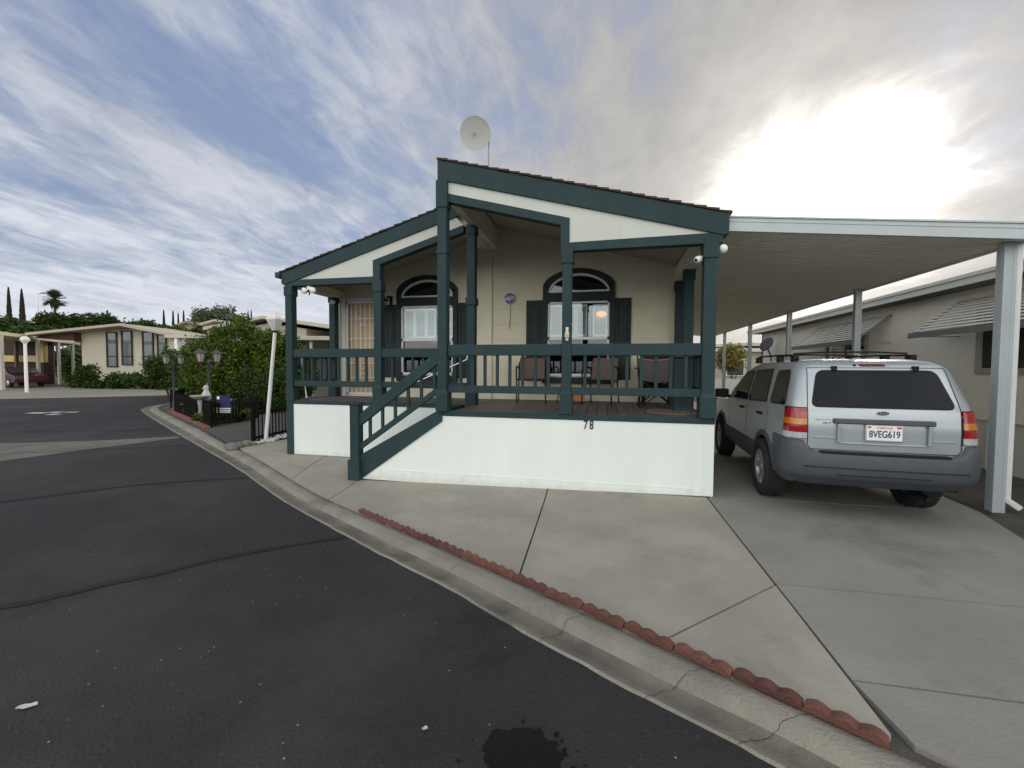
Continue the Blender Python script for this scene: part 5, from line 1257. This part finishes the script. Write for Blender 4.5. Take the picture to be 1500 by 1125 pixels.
# ------------------------------------------------------------------ stones round the lamp
def stone(rnd, r_, flat=.6):
    m = MB(); k = rnd.uniform(0, 50); sx, sy = rnd.uniform(.8, 1.4), rnd.uniform(.7, 1.0)
    vs = []; nu, nv = 8, 5
    for j in range(nv+1):
        for i in range(nu):
            a = 2*math.pi*i/nu; b = math.pi*j/nv; d = Vector((math.sin(b)*math.cos(a), math.sin(b)*math.sin(a), math.cos(b))); q = 1+.35*mnoise.noise(d*1.3+Vector((k, 0, 0)))
            vs.append((d.x*sx*q*r_, d.y*sy*q*r_, d.z*flat*q*r_))
    m.add(vs, [(j*nu+i, (j+1)*nu+i, (j+1)*nu+(i+1) % nu, j*nu+(i+1) % nu) for j in range(nv) for i in range(nu)], True); return m
PEB = mat('white_pebble', (.50, .49, .47), .75, .15, 14, .2, 60); ROCK = mat('grey_rock', (.16, .15, .135), .9, .3, 8, .5, 40, stains=[((.32, .31, .28), 6, .6, .5)])
rnd = random.Random(21); peb = [stone(rnd, .035).build('pebble', PEB, fixn=True) for _ in range(4)]; first = True
for i in range(90):
    t = rnd.random(); p = Vector((-7.02, 7.30)).lerp(Vector((-7.20, 8.75)), t)+Vector((rnd.uniform(-.13, .13), 0))
    o = peb[i] if i < 4 else peb[i % 4].copy()
    if i >= 4: COL.objects.link(o)
    o.location = (p.x, p.y, g(p.x, p.y)+.012+rnd.uniform(0, .02)); o.rotation_euler = (rnd.uniform(0, .4), rnd.uniform(0, .4), rnd.uniform(0, 6.28)); s_ = rnd.uniform(.7, 1.5); o.scale = (s_, s_, s_)
    tag(o, 'one of the small white pebbles heaped round the leaning lamp post', 'pebble', 'white pebbles round the leaning lamp post')
rk = None
for i, (x, y, r_, rz) in enumerate(((-7.08, 6.74, .10, 1.2), (-7.05, 6.92, .09, 2), (-7.18, 6.88, .11, .5), (-7.05, 7.08, .10, 1.6), (-7.20, 7.10, .09, 2.6), (-7.02, 7.23, .08, .9), (-6.96, 6.70, .09, 2.1), (-7.22, 7.28, .09, .2))):
    o = stone(rnd, r_).build('rock', ROCK, fixn=True); o.location = (x, y, r_*.3); o.rotation_euler = (0, 0, rz)
    tag(o, ['elongated pale grey rock at the street tip of the rock row', 'dark grey rock second in the rock row by the kerb', 'broad grey rock beside the neighbouring driveway edge', 'grey rock in the middle of the rock row', 'flat grey rock at the foot of the fence post', 'small grey rock touching the white pebbles', 'low grey rock nearest the kerb', 'grey rock behind the fence post foot'][i], 'rock', 'grey rocks between walk and driveway')
# litter on the road
PAPER = mat('white_paper', (.45, .46, .47), .8, .1, 10)
def crumple(x, y, lx, ly, rz, seed, h):
    def f(u, v):
        a_ = mnoise.noise((u*3.1, v*2.3, seed)); w_ = 1-abs(2*u-1)**1.5*.75; p = Vector(((u-.5)*lx, (v-.5)*ly*w_, h*(.5+a_)+h*.9*abs(v-.45)+.002)); q = Matrix.Rotation(rz, 3, 'Z') @ p
        return (x+q.x, y+q.y, -.060+max(.003, q.z))
    m = MB(); m.grid(f, 9, 6, smooth=False); return m
o = crumple(-2.72, 1.43, .075, .028, R(38), 3.3, .012).build('paper_scrap', PAPER); tag(o, 'crumpled white paper scrap on the asphalt in the lower left', 'litter')
o = crumple(-.79, 1.745, .028, .024, R(10), 8.1, .012).build('paper_scrap', PAPER); tag(o, 'tiny crumpled white paper scrap on the asphalt near the oil stain', 'litter')

# ------------------------------------------------------------------ left neighbour
NW = mat('neighbour_cream', (.42, .39, .31), .75, .05, 2, .15, 80, wave=(0, .2, .4, .01)); NR = mat('neighbour_roof_white', (.46, .44, .37), .6, .06, 2)
E = empty('left_neighbour_home', (-12.9, 14, 0), 'tan low-roofed home behind the bright shrubs left of the porch', 'house')
m = MB(); m.prism([(-15.4, -.1), (-11.2, -.1), (-11.2, 3.05), (-12.9, 3.28), (-15.4, 2.95)], 'y', 14.1, 26); m.build('wall', NW, E)
m = MB(); m.prism([(-15.7, 3.02), (-12.9, 3.42), (-8.9, 2.85), (-8.9, 3.02), (-12.9, 3.56), (-15.7, 3.16)], 'y', 13.8, 26.3); m.build('roof', NR, E, bevel=.03)
m = MB(); m.prism([(-11.9, 2.58), (-7.4, 2.52), (-7.4, 2.66), (-11.9, 2.74)], 'y', 13.4, 25); m.build('carport_roof', NR, E, bevel=.02)
for x, y in ((-10.6, 13.6), (-7.6, 13.6), (-7.6, 17), (-7.6, 20.5)): box('carport_post', WHITEM, E, x-.04, x+.04, y-.04, y+.04, 0, 2.56)
m = MB(); m.box(-11.19, -11.15, 15.5, 17, 1.0, 2.3); m.build('window', GLASSD, E)
m = MB(); m.box(-8.6, -6.4, 24.8, 25, 0, 2.5); m.box(-11.2, -8.6, 25, 25.2, 0, 2.5); m.build('shed_wall', mat('dark_shed', (.07, .05, .04), .9, .2, 4), E)

for ch in E.children:
    for v in ch.data.vertices:
        p = v.co+Vector(E['wl']); p = Vector((p.x*1.18, p.y*1.18, p.z if p.z < .2 else 1.6+(p.z-1.6)*1.18)); v.co = p-Vector(E['wl'])
# ------------------------------------------------------------------ far street side
def frame(u, w):
    x, y = pt(u, w); return x, y
ux, uy = math.cos(-YAW), math.sin(-YAW)   # local x axis across the view
FW = 32.5; sc = FW/620
X0, Y0f = pt(165, FW)
def fz(v): return 1.6+FW*(542-v)/620
def fx(u): return (u-165)*sc
E = empty('far_home', (X0, Y0f, 0), 'cream gable-fronted home with tall dark windows across the street', 'house', rz=R(12.6))
m = MB(); m.prism([(fx(121), -.2), (fx(252), -.2), (fx(252), fz(497)), (fx(200), fz(487)), (fx(121), fz(492.5))], 'y', 0, 14); m.build('wall', mat('far_cream_wall', (.52, .49, .40), .8, .04, 1, wave=(0, .3, .5, .01)), E, local=True)
m = MB(); m.prism([(fx(67), fz(500)), (fx(200), fz(486)), (fx(262), fz(498.5)), (fx(262), fz(495.5)), (fx(200), fz(482.5)), (fx(67), fz(496.5))], 'y', -1.3, 15); m.build('roof', mat('far_roof', (.40, .35, .29), .8, .06, 1), E, local=True)
m = MB(); m.prism([(fx(67), fz(501)), (fx(121), fz(494)), (fx(121), fz(507)), (fx(67), fz(503))], 'y', -.6, 1); m.build('eave_box', mat('dark_eave', (.07, .035, .03), .8), E, local=True)
DW = mat('dark_window_frame', (.03, .026, .024), .6); GW = mat('far_glass', (.10, .12, .125), .08, spec=.9)
for (a, b, t_, bt) in ((158, 174, 493, 544), (180, 196, 491, 541), (210.5, 227, 492, 546), (232, 246, 496, 545)):
    fr = MB()
    for (p, q, r_, s_) in ((a, a+1.8, bt, t_), (b-1.8, b, bt, t_), (a, b, t_+1.6, t_), (a, b, bt, bt-1.6), (a, b, 529, 527.5)): fr.box(fx(p), fx(q), -.10, -.01, fz(r_), fz(s_))
    f_ = fr.build('window', DW, E, local=True); m = MB(); m.box(fx(a+1), fx(b-1), -.05, -.02, fz(bt-1), fz(t_+1)); m.build('pane', GW, f_, local=True)
# carport row on the left edge
YEL = mat('pale_yellow_paint', (.55, .42, .17), .7, .05, 2); WP = mat('far_white_post', (.50, .48, .44), .6, .05, 2)
E = empty('street_carport', (*pt(30, 28), 0), 'long pale carport roof on white posts at the far left edge', 'carport')
P1 = Vector((*pt(-45, 24.5), 3.58)); P2 = Vector((*pt(119, 41), 3.58)); back = Vector((-6.3, 1.9, 0))
m = MB(); q = [P1, P2, P2+back, P1+back]; m.add([v for v in q]+[v+Vector((0, 0, .22)) for v in q], [(0,1,2,3),(7,6,5,4),(0,4,5,1),(1,5,6,2),(2,6,7,3),(3,7,4,0)]); m.build('roof', mat('far_carport_roof', (.55, .50, .36), .7, .05, 1), E, fixn=True)
for t_, wd in ((.20, .30), (.50, .18), (.72, .18), (.90, .18)):
    p = P1.lerp(P2, t_)+back*.03; m = MB(); m.box(p.x-wd/2, p.x+wd/2, p.y-.08, p.y+.08, -.04, 3.6); m.build('post', WP, E)
    p = p+back*.85; m = MB(); m.box(p.x-.1, p.x+.1, p.y-.1, p.y+.1, -.04, 3.6); m.build('post', mat('far_brown_post%d' % int(t_*100), (.10, .07, .055), .8), E)
x, y = pt(38, 25.8)
E = empty('bollard_lamp', (x, y, 0), 'white street lamp post with round cap in front of the far left carport', 'lamp post')
m = MB(); m.tube([(x, y, -.05), (x, y, 2.95)], [.085, .075], 12); m.build('pole', WHITEM, E); m = MB(); m.lathe([(.09, 2.9), (.13, 2.98), (.22, 3.10), (.22, 3.20), (.14, 3.32), (0, 3.38)], (x, y, 0), 8, smooth=False); m.build('globe', GLOBE, E)
E = empty('yellow_home', (*pt(20, 36), 0), 'dark home with pale yellow trim boards behind the far left carport', 'house', rz=R(12.6)); k = 36/620
def yz(v): return 1.6+36*(542.5-v)/620
m = MB(); m.box((-40)*k, 44*k, 0, .8, -.1, yz(502)); m.build('wall', mat('dark_brown_wall', (.05, .03, .026), .9, .2, 1), E, local=True)
m = MB(); m.box(-40*k, 48*k, -.15, -.02, yz(537.5), yz(528.5)); m.box(42*k, 49*k, -.25, .1, yz(538), yz(506)); m.build('trim_board', YEL, E, local=True)
m = MB(); m.box(-42*k, 50*k, -.4, 1.2, yz(502), yz(497)); m.build('roof', mat('tan_roof', (.22, .17, .12), .9, .1, 1), E, local=True)
# red car in that carport
RED = mat('red_car_paint', (.055, .006, .009), .3, .05, 2, coat=.5)
E = empty('red_car', (*pt(22, 31.5), 0), 'dark red car parked under the far left carport', 'car', rz=R(12.6-20))
def side_car(L_, lower, upper):
    pass
m = MB(); body_ = [(-2.2, .35), (-2.25, .75), (-2.1, .95), (-1.3, 1.02), (-.75, 1.42), (.55, 1.45), (1.35, 1.0), (2.15, .85), (2.3, .6), (2.25, .35)]
def carloft(prof, W, taper):
    vs = []; N_ = len(prof)
    for s, wk in ((-1, 1), (-.96, 1.0), (.96, 1.0), (1, 1)):
        pass
    rows = [(-W, 1), (-W*.97, 0), (W*.97, 0), (W, 1)]
    m = MB()
    ys = [-1, -.93, .93, 1]
    for yy_ in ys:
        for (x_, z_) in prof:
            w_ = W*(1-taper*max(0, z_-.95)); vs.append((x_, yy_*w_, z_-(.03 if abs(yy_) == 1 and z_ > .5 else 0)))
    fs = [(j*N_+i, j*N_+(i+1) % N_, (j+1)*N_+(i+1) % N_, (j+1)*N_+i) for j in range(3) for i in range(N_)]
    fs.append(tuple(range(N_))); fs.append(tuple(3*N_+i for i in range(N_))[::-1]); m.add(vs, fs); return m
carloft(body_, .88, .32).build('body', RED, E, local=True, fixn=True, bevel=.03)
for s in (-1, 1):
    m = MB(); m.prism([(-1.18, 1.0), (-.72, 1.34), (-.1, 1.37), (-.1, 1.0)], 'y', s*.74, s*.885); m.prism([(-.02, 1.0), (-.02, 1.37), (.50, 1.36), (1.15, 1.0)], 'y', s*.74, s*.885); m.build('side_window', GW, E, local=True)
    for x in (-1.35, 1.4):
        m = MB(); m.lathe([(0, -.1), (.31, -.1), (.32, -.08), (.32, .08), (.31, .1), (0, .1)], (x, s*.80, .32), 24, Matrix.Rotation(R(90), 4, 'X')); w_ = m.build('wheel', TYRE, E, local=True)
        m = MB(); m.lathe([(0, -.115), (.19, -.115), (.2, -.1)], (x, s*.80, .32), 20, Matrix.Rotation(R(90)*s, 4, 'X')); m.build('hubcap', RIM, w_, local=True)
m = MB(); m.prism([(.62, 1.40), (1.30, 1.03), (1.33, 1.05), (.66, 1.43)], 'y', -.68, .68); m.build('windscreen', mat('car_windscreen', (.06, .07, .075), .08, spec=.9), E, local=True)
# patio cover on white posts
E = empty('patio_cover', (*pt(266, 27.6), 0), 'flat pale patio cover on slender white posts beyond the garden lamps', 'patio cover', rz=R(12.6)); k = 27.6/620
m = MB(); m.box(-20*k, 29*k, -.2, 4, 1.6+27.6*41/620, 1.6+27.6*46/620); m.build('roof', mat('patio_roof', (.50, .46, .36), .7, .05, 1), E, local=True)
for a in (-6, 1): m = MB(); m.box(a*k-.09, a*k+.09, -.1+.3*(a > 0), .08+.3*(a > 0), -.05, 3.44); m.build('post', WHITEM, E, local=True)
m = MB(); m.box(-9*k, 9*k, -.12, -.06, .55, .68); m.box(-9*k, 9*k, -.12, -.06, .2, .28); m.build('rail', WHITEM, E, local=True)
# two more roofs behind
for (u0, u1, u2, v0, v1, v2, w, c, lab) in ((244, 279, 330, 491, 479, 486, 42, (.24, .17, .11), 'brown shallow roofed home behind the patio cover'), (301, 322, 372, 482, 477, 483, 30, (.40, .35, .30), 'beige home with pale parapet roof behind the bright shrubs')):
    E = empty('distant_home', (*pt(u1, w), 0), lab, 'house', rz=R(12.6)); k = w/620
    zz = lambda v: 1.6+w*(541.5-v)/620
    m = MB(); m.prism([((u0+4-u1)*k, 0), ((u2-u1)*k, 0), ((u2-u1)*k, zz(v2)), (0, zz(v1)), ((u0+4-u1)*k, zz(v0))], 'y', 0, 10); m.build('wall', mat('distant_wall%d' % w, (.36, .30, .25), .8, .05, 1), E, local=True)
    m = MB(); m.prism([((u0-u1)*k, zz(v0+1)), (0, zz(v1)), ((u2-u1)*k, zz(v2+1)), ((u2-u1)*k, zz(v2-2)), (0, zz(v1-3)), ((u0-u1)*k, zz(v0-2))], 'y', -.5, 10.4); m.build('roof', mat('distant_roof%d' % w, c, .8, .1, 1), E, local=True)

# bushes in front of the far home
for i, (u, w, r_, h_, lm, lab) in enumerate(((128, 30.5, .8, 1.75, LEAF_D, 'clipped dark cone-shaped bush left of the far home windows'), (112, 31.5, .8, .8, LEAF_D, 'dark bush by the steps under the far home eave'), (150, 30.5, .7, .5, LEAF_D, 'low dark bush below the first window of the far home'), (172, 30.2, .85, .95, LEAF_D, 'dark bush below the second window of the far home'), (196, 30.4, .85, 1.0, LEAF_M, 'mid green bush between the far home windows'), (217, 30.3, .75, .65, LEAF_D, 'low bush below the third window of the far home'), (240, 29.5, 1.0, 1.8, LEAF_D, 'tall dark bush at the right end of the far home'))):
    x, y = pt(u, w); E = empty('garden_bush', (x, y, 0), lab, 'bush', 'bushes in front of the far home'); m = MB()
    leaves(m, (x, y, h_*.5), (r_*.8, r_*.8, h_*.5), 1800, .14, 26, .3, random.Random(70+i)); m.build('foliage', lm, E); m = MB(); m.tube([(x, y, -.05), (x, y, h_*.5)], .05, 6); m.build('stem', BARK, E)
# trees beyond
def big_tree(label, u0, u1, vtop, vbot, w, lm, seed, name='broad_tree', size=.42, n=9000, group=None):
    k = w/620; x, y = pt((u0+u1)/2, w); zt = 1.6+k*(541.5-vtop); zb_ = 1.6+k*(541.5-vbot); rx = (u1-u0)*k/2; rz_ = (zt-zb_)/2
    rnd = random.Random(seed); bl = []
    nb_ = max(1, int(rx/rz_*.8)); 
    for i in range(nb_+1):
        t_ = (i+.5)/(nb_+1)*2-1; hh = rz_*(1-.45*t_*t_)*rnd.uniform(.85, 1.1); bl.append((t_*rx*.75*ux, t_*rx*.75*uy+rnd.uniform(-1, 1), zb_+hh*.9, rx/(nb_+1)*1.5, rx/(nb_+1)*1.4, hh))
    return tree(name, label, 'tree', x, y, zt, bl, lm, size, n, zb_+rz_*.4, group, seed, .22, 26, .30)
big_tree('wide dark green tree canopy rising behind the far home roof, left half', 74, 168, 459, 500, 52, LEAF_D, 31, size=.26, n=14000, group='broad trees behind the far home')
big_tree('wide dark green tree canopy rising behind the far home roof, right half', 152, 236, 473, 498, 54, LEAF_M, 32, size=.26, n=12000, group='broad trees behind the far home')
big_tree('green tree mass above the far left carport', -30, 38, 474, 505, 46, LEAF_M, 33, size=.26, n=12000, group='broad trees behind the far home')
big_tree('smaller green tree at the right end of the far left carport roof', 28, 62, 484, 505, 44, LEAF_M, 34, size=.24, n=8000, group='broad trees behind the far home')
big_tree('green tree seen under the carport roofs at the far left', 74, 118, 508, 560, 46, LEAF_M, 36, size=.3, n=5000, group='broad trees behind the far home')
big_tree('hazy grey-green feathery tree behind the bright shrubs', 286, 340, 452, 492, 48, LEAF_G, 35, 'feathery_tree', .24, 5000)
big_tree('green tree between the distant brown roof and the patio cover', 262, 300, 478, 520, 38, LEAF_M, 37, size=.3, n=5000)
def cypress(u, wpx, vtop, vbot, w, lab, seed):
    k = w/620; x, y = pt(u, w); zt = 1.6+k*(541.5-vtop); rnd = random.Random(seed)
    E = empty('cypress_tree', (x, y, 0), lab, 'tree', 'slender dark cypress trees on the skyline'); m = MB(); rr__ = wpx*k/2; z_lo = 1.0
    for _ in range(2600):
        t_ = rnd.random()**.8; r_ = rr__*(1-t_)**.6*(.35+.65*min(1, t_*6))*math.sqrt(rnd.random())*rnd.uniform(.85, 1.12); a = rnd.uniform(0, 6.28); z = z_lo+(zt-z_lo)*t_; p = Vector((x+r_*math.cos(a), y+r_*math.sin(a), z))
        s_ = .5; b = Vector((math.cos(a+1.57), math.sin(a+1.57), 0)); m.add([p-b*.14, p+b*.14, p+Vector((math.cos(a)*.08, math.sin(a)*.08, s_*rnd.uniform(.8, 1.5)))], [(0, 1, 2)])
    m.build('crown', LEAF_C, E); m = MB(); m.tube([(x, y, -.1), (x, y, zt*.8)], [.2, .05], 6); m.build('trunk', BARK, E)
for i, (u, wp_, vt, w, lab) in enumerate(((-1, 9, 441, 80, 'cypress tree cut by the left edge of the photo'), (17, 10, 432, 80, 'tallest cypress tree at the far left'), (36, 12, 435, 80, 'cypress tree just left of the tall street light'), (242, 6, 464, 84, 'first cypress right of the far home roof peak'), (255.5, 6, 465, 86, 'second cypress right of the far home'), (263, 4.5, 468, 88, 'short cypress in the middle of the right skyline group'), (271, 6, 465, 86, 'fourth cypress of the right skyline group'), (285, 4, 469, 90, 'thin last cypress of the right skyline group'), (365, 2.5, 464, 95, 'tiny distant cypress tip left of the tan home roof'), (369.5, 2.5, 463, 95, 'tiny distant cypress tip touching the tan home roof'))):
    cypress(u, wp_, vt, 0, w, lab, 80+i)
# palm
x, y = pt(84, 75); E = empty('palm_tree', (x, y, 0), 'tall fan palm on the skyline behind the far home', 'tree'); rnd = random.Random(5)
m = MB(); m.tube([(x+.2, y, -.1), (x+.1, y, 6), (x, y, 13.0)], [.22, .16, .13], 10); m.build('trunk', BARK, E)
m = MB()
for i in range(95):
    a = rnd.uniform(0, 6.28); el = rnd.uniform(-.7, 1.5); d = Vector((math.cos(a)*math.cos(el), math.sin(a)*math.cos(el), math.sin(el))); c0 = Vector((x, y, 13.2)); c1 = c0+d*rnd.uniform(.7, 1.15)+Vector((0, 0, -.08)); side = d.cross(Vector((0, 0, 1))).normalized(); up_ = side.cross(d)
    m.tube([c0, c1], .03, 4)
    for kx in range(13):
        th = (kx-6)/6*1.25; dd = (d*math.cos(th)+side*math.sin(th)).normalized(); e = c1+dd*rnd.uniform(.85, 1.05)+Vector((0, 0, -.22*rnd.random())); b = up_*.05
        m.add([c1, c1.lerp(e, .5)+side*.05, e, c1.lerp(e, .5)-side*.05], [(0, 1, 2, 3)])
m.build('fronds', leafmat('palm_leaves', [(.03, .05, .02), (.06, .08, .03), (.08, .07, .035)]), E)
m = MB()
for i in range(60):
    a = rnd.uniform(0, 6.28); r_ = rnd.uniform(.15, .75); p = Vector((x+r_*math.cos(a), y+r_*math.sin(a), 13.0-.2*r_)); m.add([p, p+Vector((.12, 0, -.4)), p+Vector((-.3*math.cos(a), -.3*math.sin(a), -rnd.uniform(1.2, 2.0))), p+Vector((-.12, .05, -.4))], [(0, 1, 2, 3)])
m.build('dead_fronds', mat('dead_fronds', (.12, .09, .055), .9, .3, 4), E)
# street light pole
x, y = pt(59, 52); E = empty('street_light', (x, y, 0), 'thin tall grey street light with short arm against the sky at far left', 'street light')
zt = 1.6+52*(542-437)/620; m = MB(); m.tube([(x, y, -.1), (x, y, zt)], [.10, .06], 8); m.tube([(x, y, zt-.1), (x+.8*ux, y+.8*uy, zt)], .04, 6); m.build('pole', STEEL, E)
m = MB(); m.box(x+.5, x+1.0, y-.1+.1, y+.2+.1, zt-.06, zt+.05); m.build('lamp_head', LMET, E, bevel=.02)

# ------------------------------------------------------------------ beyond the carport
E = empty('rear_home', (9, 31, 0), 'pale beige home beyond the far end of the carport', 'house')
m = MB(); m.box(3.0, 15, 31, 38, 0, 2.85); m.build('wall', mat('rear_wall', (.36, .34, .30), .8, .05, 1, wave=(0, .2, .4, .01)), E)
m = MB(); m.prism([(2.6, 2.85), (9, 3.15), (15.4, 2.85), (15.4, 3.0), (9, 3.35), (2.6, 3.0)], 'y', 30.6, 38.5); m.build('roof', mat('rear_roof', (.42, .40, .36), .8, .05, 1), E)
m = MB(); m.box(2.6, 15.4, 30.5, 30.6, 2.75, 2.98); m.build('fascia', WP, E)
for x in (7.9, 10.4): 
    m = MB(); m.box(x-.06, x+1.06, 30.93, 30.99, 1.14, 2.26); f_ = m.build('window', WHITE, E); m = MB(); m.box(x, x+1.0, 30.90, 30.925, 1.2, 2.2); m.build('pane', mat('teal_glass%d' % int(x), (.02, .05, .06), .1), f_)
m = MB(); m.lathe([(.12, 3.1), (.12, 3.35), (.2, 3.4), (.2, 3.5), (0, 3.56)], (8.6, 33, 0), 12); m.build('roof_vent', STEEL, E)
m = MB(); m.lathe([(.12, 3.1), (.12, 3.4), (.2, 3.45), (.2, 3.55), (0, 3.6)], (9.9, 33, 0), 12); m.build('roof_vent', STEEL, E)
m = MB(); m.box(2, 12, 25.4, 25.5, .0, 1.05); o = m.build('low_wall', WP); tag(o, 'low pale wall crossing behind the parked silver vehicle', 'wall')
tree('small_tree', 'small yellow-orange leafed tree by the rear home beyond the carport', 'tree', 7.35, 27.6, 3, [(0, 0, 2.35, .75, .7, .75), (-.35, .2, 2.0, .6, .6, .5)], LEAF_O, .11, 2600, 1.5, None, 44, .05, 30, .3)

# ------------------------------------------------------------------ sky and light
SUN_EL, SUN_AZ = R(20.6), R(22.8)
sd = Vector((math.sin(SUN_AZ)*math.cos(SUN_EL), math.cos(SUN_AZ)*math.cos(SUN_EL), math.sin(SUN_EL)))
w = bpy.data.worlds.new("World"); scene.world = w; w.use_nodes = True; nt = w.node_tree; N = nt.nodes; L = nt.links
bg = N['Background']; bg.inputs['Strength'].default_value = .1
sky = N.new('ShaderNodeTexSky'); sky.sky_type = 'NISHITA'; sky.sun_disc = False; sky.sun_elevation = SUN_EL; sky.sun_rotation = SUN_AZ; sky.air_density = 1.3; sky.dust_density = 1.0; sky.ozone_density = 2.0
tc = N.new('ShaderNodeTexCoord'); D_ = tc.outputs['Generated']
def math_(op, a, b=None, c=None, clamp=False):
    n = N.new('ShaderNodeMath'); n.operation = op; n.use_clamp = clamp
    for i, v in enumerate((a, b, c)):
        if v is None: continue
        if isinstance(v, (int, float)): n.inputs[i].default_value = v
        else: L.new(v, n.inputs[i])
    return n.outputs[0]
def vdot(v):
    n = N.new('ShaderNodeVectorMath'); n.operation = 'DOT_PRODUCT'; L.new(D_, n.inputs[0]); n.inputs[1].default_value = v; return n.outputs['Value']
def rng(v, a, b, c=0, d=1, smooth=True):
    n = N.new('ShaderNodeMapRange'); n.interpolation_type = 'SMOOTHSTEP' if smooth else 'LINEAR'; L.new(v, n.inputs['Value'])
    for k_, x_ in zip(('From Min', 'From Max', 'To Min', 'To Max'), (a, b, c, d)): n.inputs[k_].default_value = x_
    return n.outputs[0]
def mixc(f, a, b):
    n = N.new('ShaderNodeMix'); n.data_type = 'RGBA'
    if isinstance(f, (int, float)): n.inputs['Factor'].default_value = f
    else: L.new(f, n.inputs['Factor'])
    for k_, v in (('A', a), ('B', b)):
        if isinstance(v, tuple): n.inputs[k_].default_value = (*v, 1)
        else: L.new(v, n.inputs[k_])
    return n.outputs['Result']
sp = N.new('ShaderNodeSeparateXYZ'); L.new(D_, sp.inputs[0])
den = math_('ADD', math_('MAXIMUM', sp.outputs['Z'], 0), .16)
cb = N.new('ShaderNodeCombineXYZ'); L.new(math_('DIVIDE', sp.outputs['X'], den), cb.inputs[0]); L.new(math_('DIVIDE', sp.outputs['Y'], den), cb.inputs[1])
def cloud(scale, rot, stretch, detail, rough, dist, loc=(0, 0, 0)):
    mp = N.new('ShaderNodeMapping'); mp.inputs['Rotation'].default_value = (0, 0, R(rot)); mp.inputs['Scale'].default_value = (*stretch, 1); mp.inputs['Location'].default_value = loc; L.new(cb.outputs[0], mp.inputs[0])
    n = N.new('ShaderNodeTexNoise'); n.inputs['Scale'].default_value = scale; n.inputs['Detail'].default_value = detail; n.inputs['Roughness'].default_value = rough; n.inputs['Distortion'].default_value = dist; L.new(mp.outputs[0], n.inputs['Vector']); return n.outputs['Fac']
c_big = cloud(.75, 35, (1, .6), 6, .55, .4, (3.1, 1.2, 0))
c_str = cloud(1.7, 58, (1.5, .55), 10, .6, .35, (1.3, 4.4, 0))
c_fine = cloud(7.5, 48, (1.1, .62), 9, .66, .6, (7, 2, 0))
dens = math_('ADD', math_('ADD', math_('MULTIPLY', c_big, .5), math_('MULTIPLY', c_str, .35)), math_('MULTIPLY', c_fine, .20))
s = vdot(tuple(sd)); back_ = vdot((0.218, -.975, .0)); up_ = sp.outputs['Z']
hz = rng(up_, .02, .28, 1, 0)           # cloud bank thickens towards the horizon
sunside = rng(s, .45, .95)
mask = rng(math_('ADD', math_('ADD', dens, math_('MULTIPLY', hz, .13)), math_('MULTIPLY', sunside, .035)), .425, .60)
cc = mixc(rng(s, .55, .97), (5.3, 5.55, 6.1), (4.5, 4.35, 4.1))
shade = rng(math_('ADD', math_('MULTIPLY', c_str, .62), math_('MULTIPLY', c_fine, .38)), .36, .64, .90, 1.12)
vm = N.new('ShaderNodeVectorMath'); vm.operation = 'SCALE'; L.new(cc, vm.inputs[0]); L.new(math_('MULTIPLY', shade, math_('ADD', 1.0, math_('MULTIPLY', rng(up_, .0, .42, 1, 0), .30))), vm.inputs['Scale'])
blue = mixc(.72, sky.outputs[0], (2.6, 3.25, 5.1))
allc = mixc(math_('MULTIPLY', mask, .93), blue, vm.outputs[0])
# thin cloud lit through by the sun
ang = math_('ARCCOSINE', math_('MINIMUM', vdot(tuple(Vector((math.sin(R(22.5))*math.cos(R(16.9)), math.cos(R(22.5))*math.cos(R(16.9)), math.sin(R(16.9)))))), .99999))
wob = cloud(3.4, 10, (1, .8), 9, .62, .4, (2.2, 8, 0))
edge = math_('ADD', ang, math_('MULTIPLY', math_('SUBTRACT', wob, .5), .20))
core = math_('POWER', rng(edge, .045, .235, 1, 0), 1.3); halo = rng(edge, .10, .48, 1, 0)
hb = math_('POWER', halo, 2.2)
n1 = N.new('ShaderNodeVectorMath'); n1.operation = 'SCALE'; n1.inputs[0].default_value = (3.2, 2.95, 2.55); L.new(hb, n1.inputs['Scale'])
n2 = N.new('ShaderNodeVectorMath'); n2.operation = 'SCALE'; n2.inputs[0].default_value = (16, 15.6, 14.6); L.new(core, n2.inputs['Scale'])
a1 = N.new('ShaderNodeVectorMath'); L.new(allc, a1.inputs[0]); L.new(n1.outputs[0], a1.inputs[1]); a2 = N.new('ShaderNodeVectorMath'); L.new(a1.outputs[0], a2.inputs[0]); L.new(n2.outputs[0], a2.inputs[1])
# unseen sky behind the viewer: warm brightness added to light the house front
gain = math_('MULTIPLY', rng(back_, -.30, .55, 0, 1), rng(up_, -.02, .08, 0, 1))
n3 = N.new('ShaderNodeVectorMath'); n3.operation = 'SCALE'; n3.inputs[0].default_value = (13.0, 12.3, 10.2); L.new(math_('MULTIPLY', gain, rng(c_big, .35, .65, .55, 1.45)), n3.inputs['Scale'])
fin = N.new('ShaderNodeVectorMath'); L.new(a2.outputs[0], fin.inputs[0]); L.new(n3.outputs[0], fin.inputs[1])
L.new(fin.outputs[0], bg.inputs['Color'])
sun = bpy.data.lights.new('sun', 'SUN'); sun.energy = 1.2; sun.angle = R(14); sun.color = (1, .93, .82); so_ = bpy.data.objects.new('sun', sun); COL.objects.link(so_)
so_.rotation_euler = sd.to_track_quat('Z', 'Y').to_euler(); so_.location = (5, 10, 12)
vs_ = scene.view_settings; vs_.view_transform = 'Standard'; vs_.look = 'None'; vs_.exposure = .12; vs_.gamma = 1
scene.render.resolution_x = 1024; scene.render.resolution_y = 768
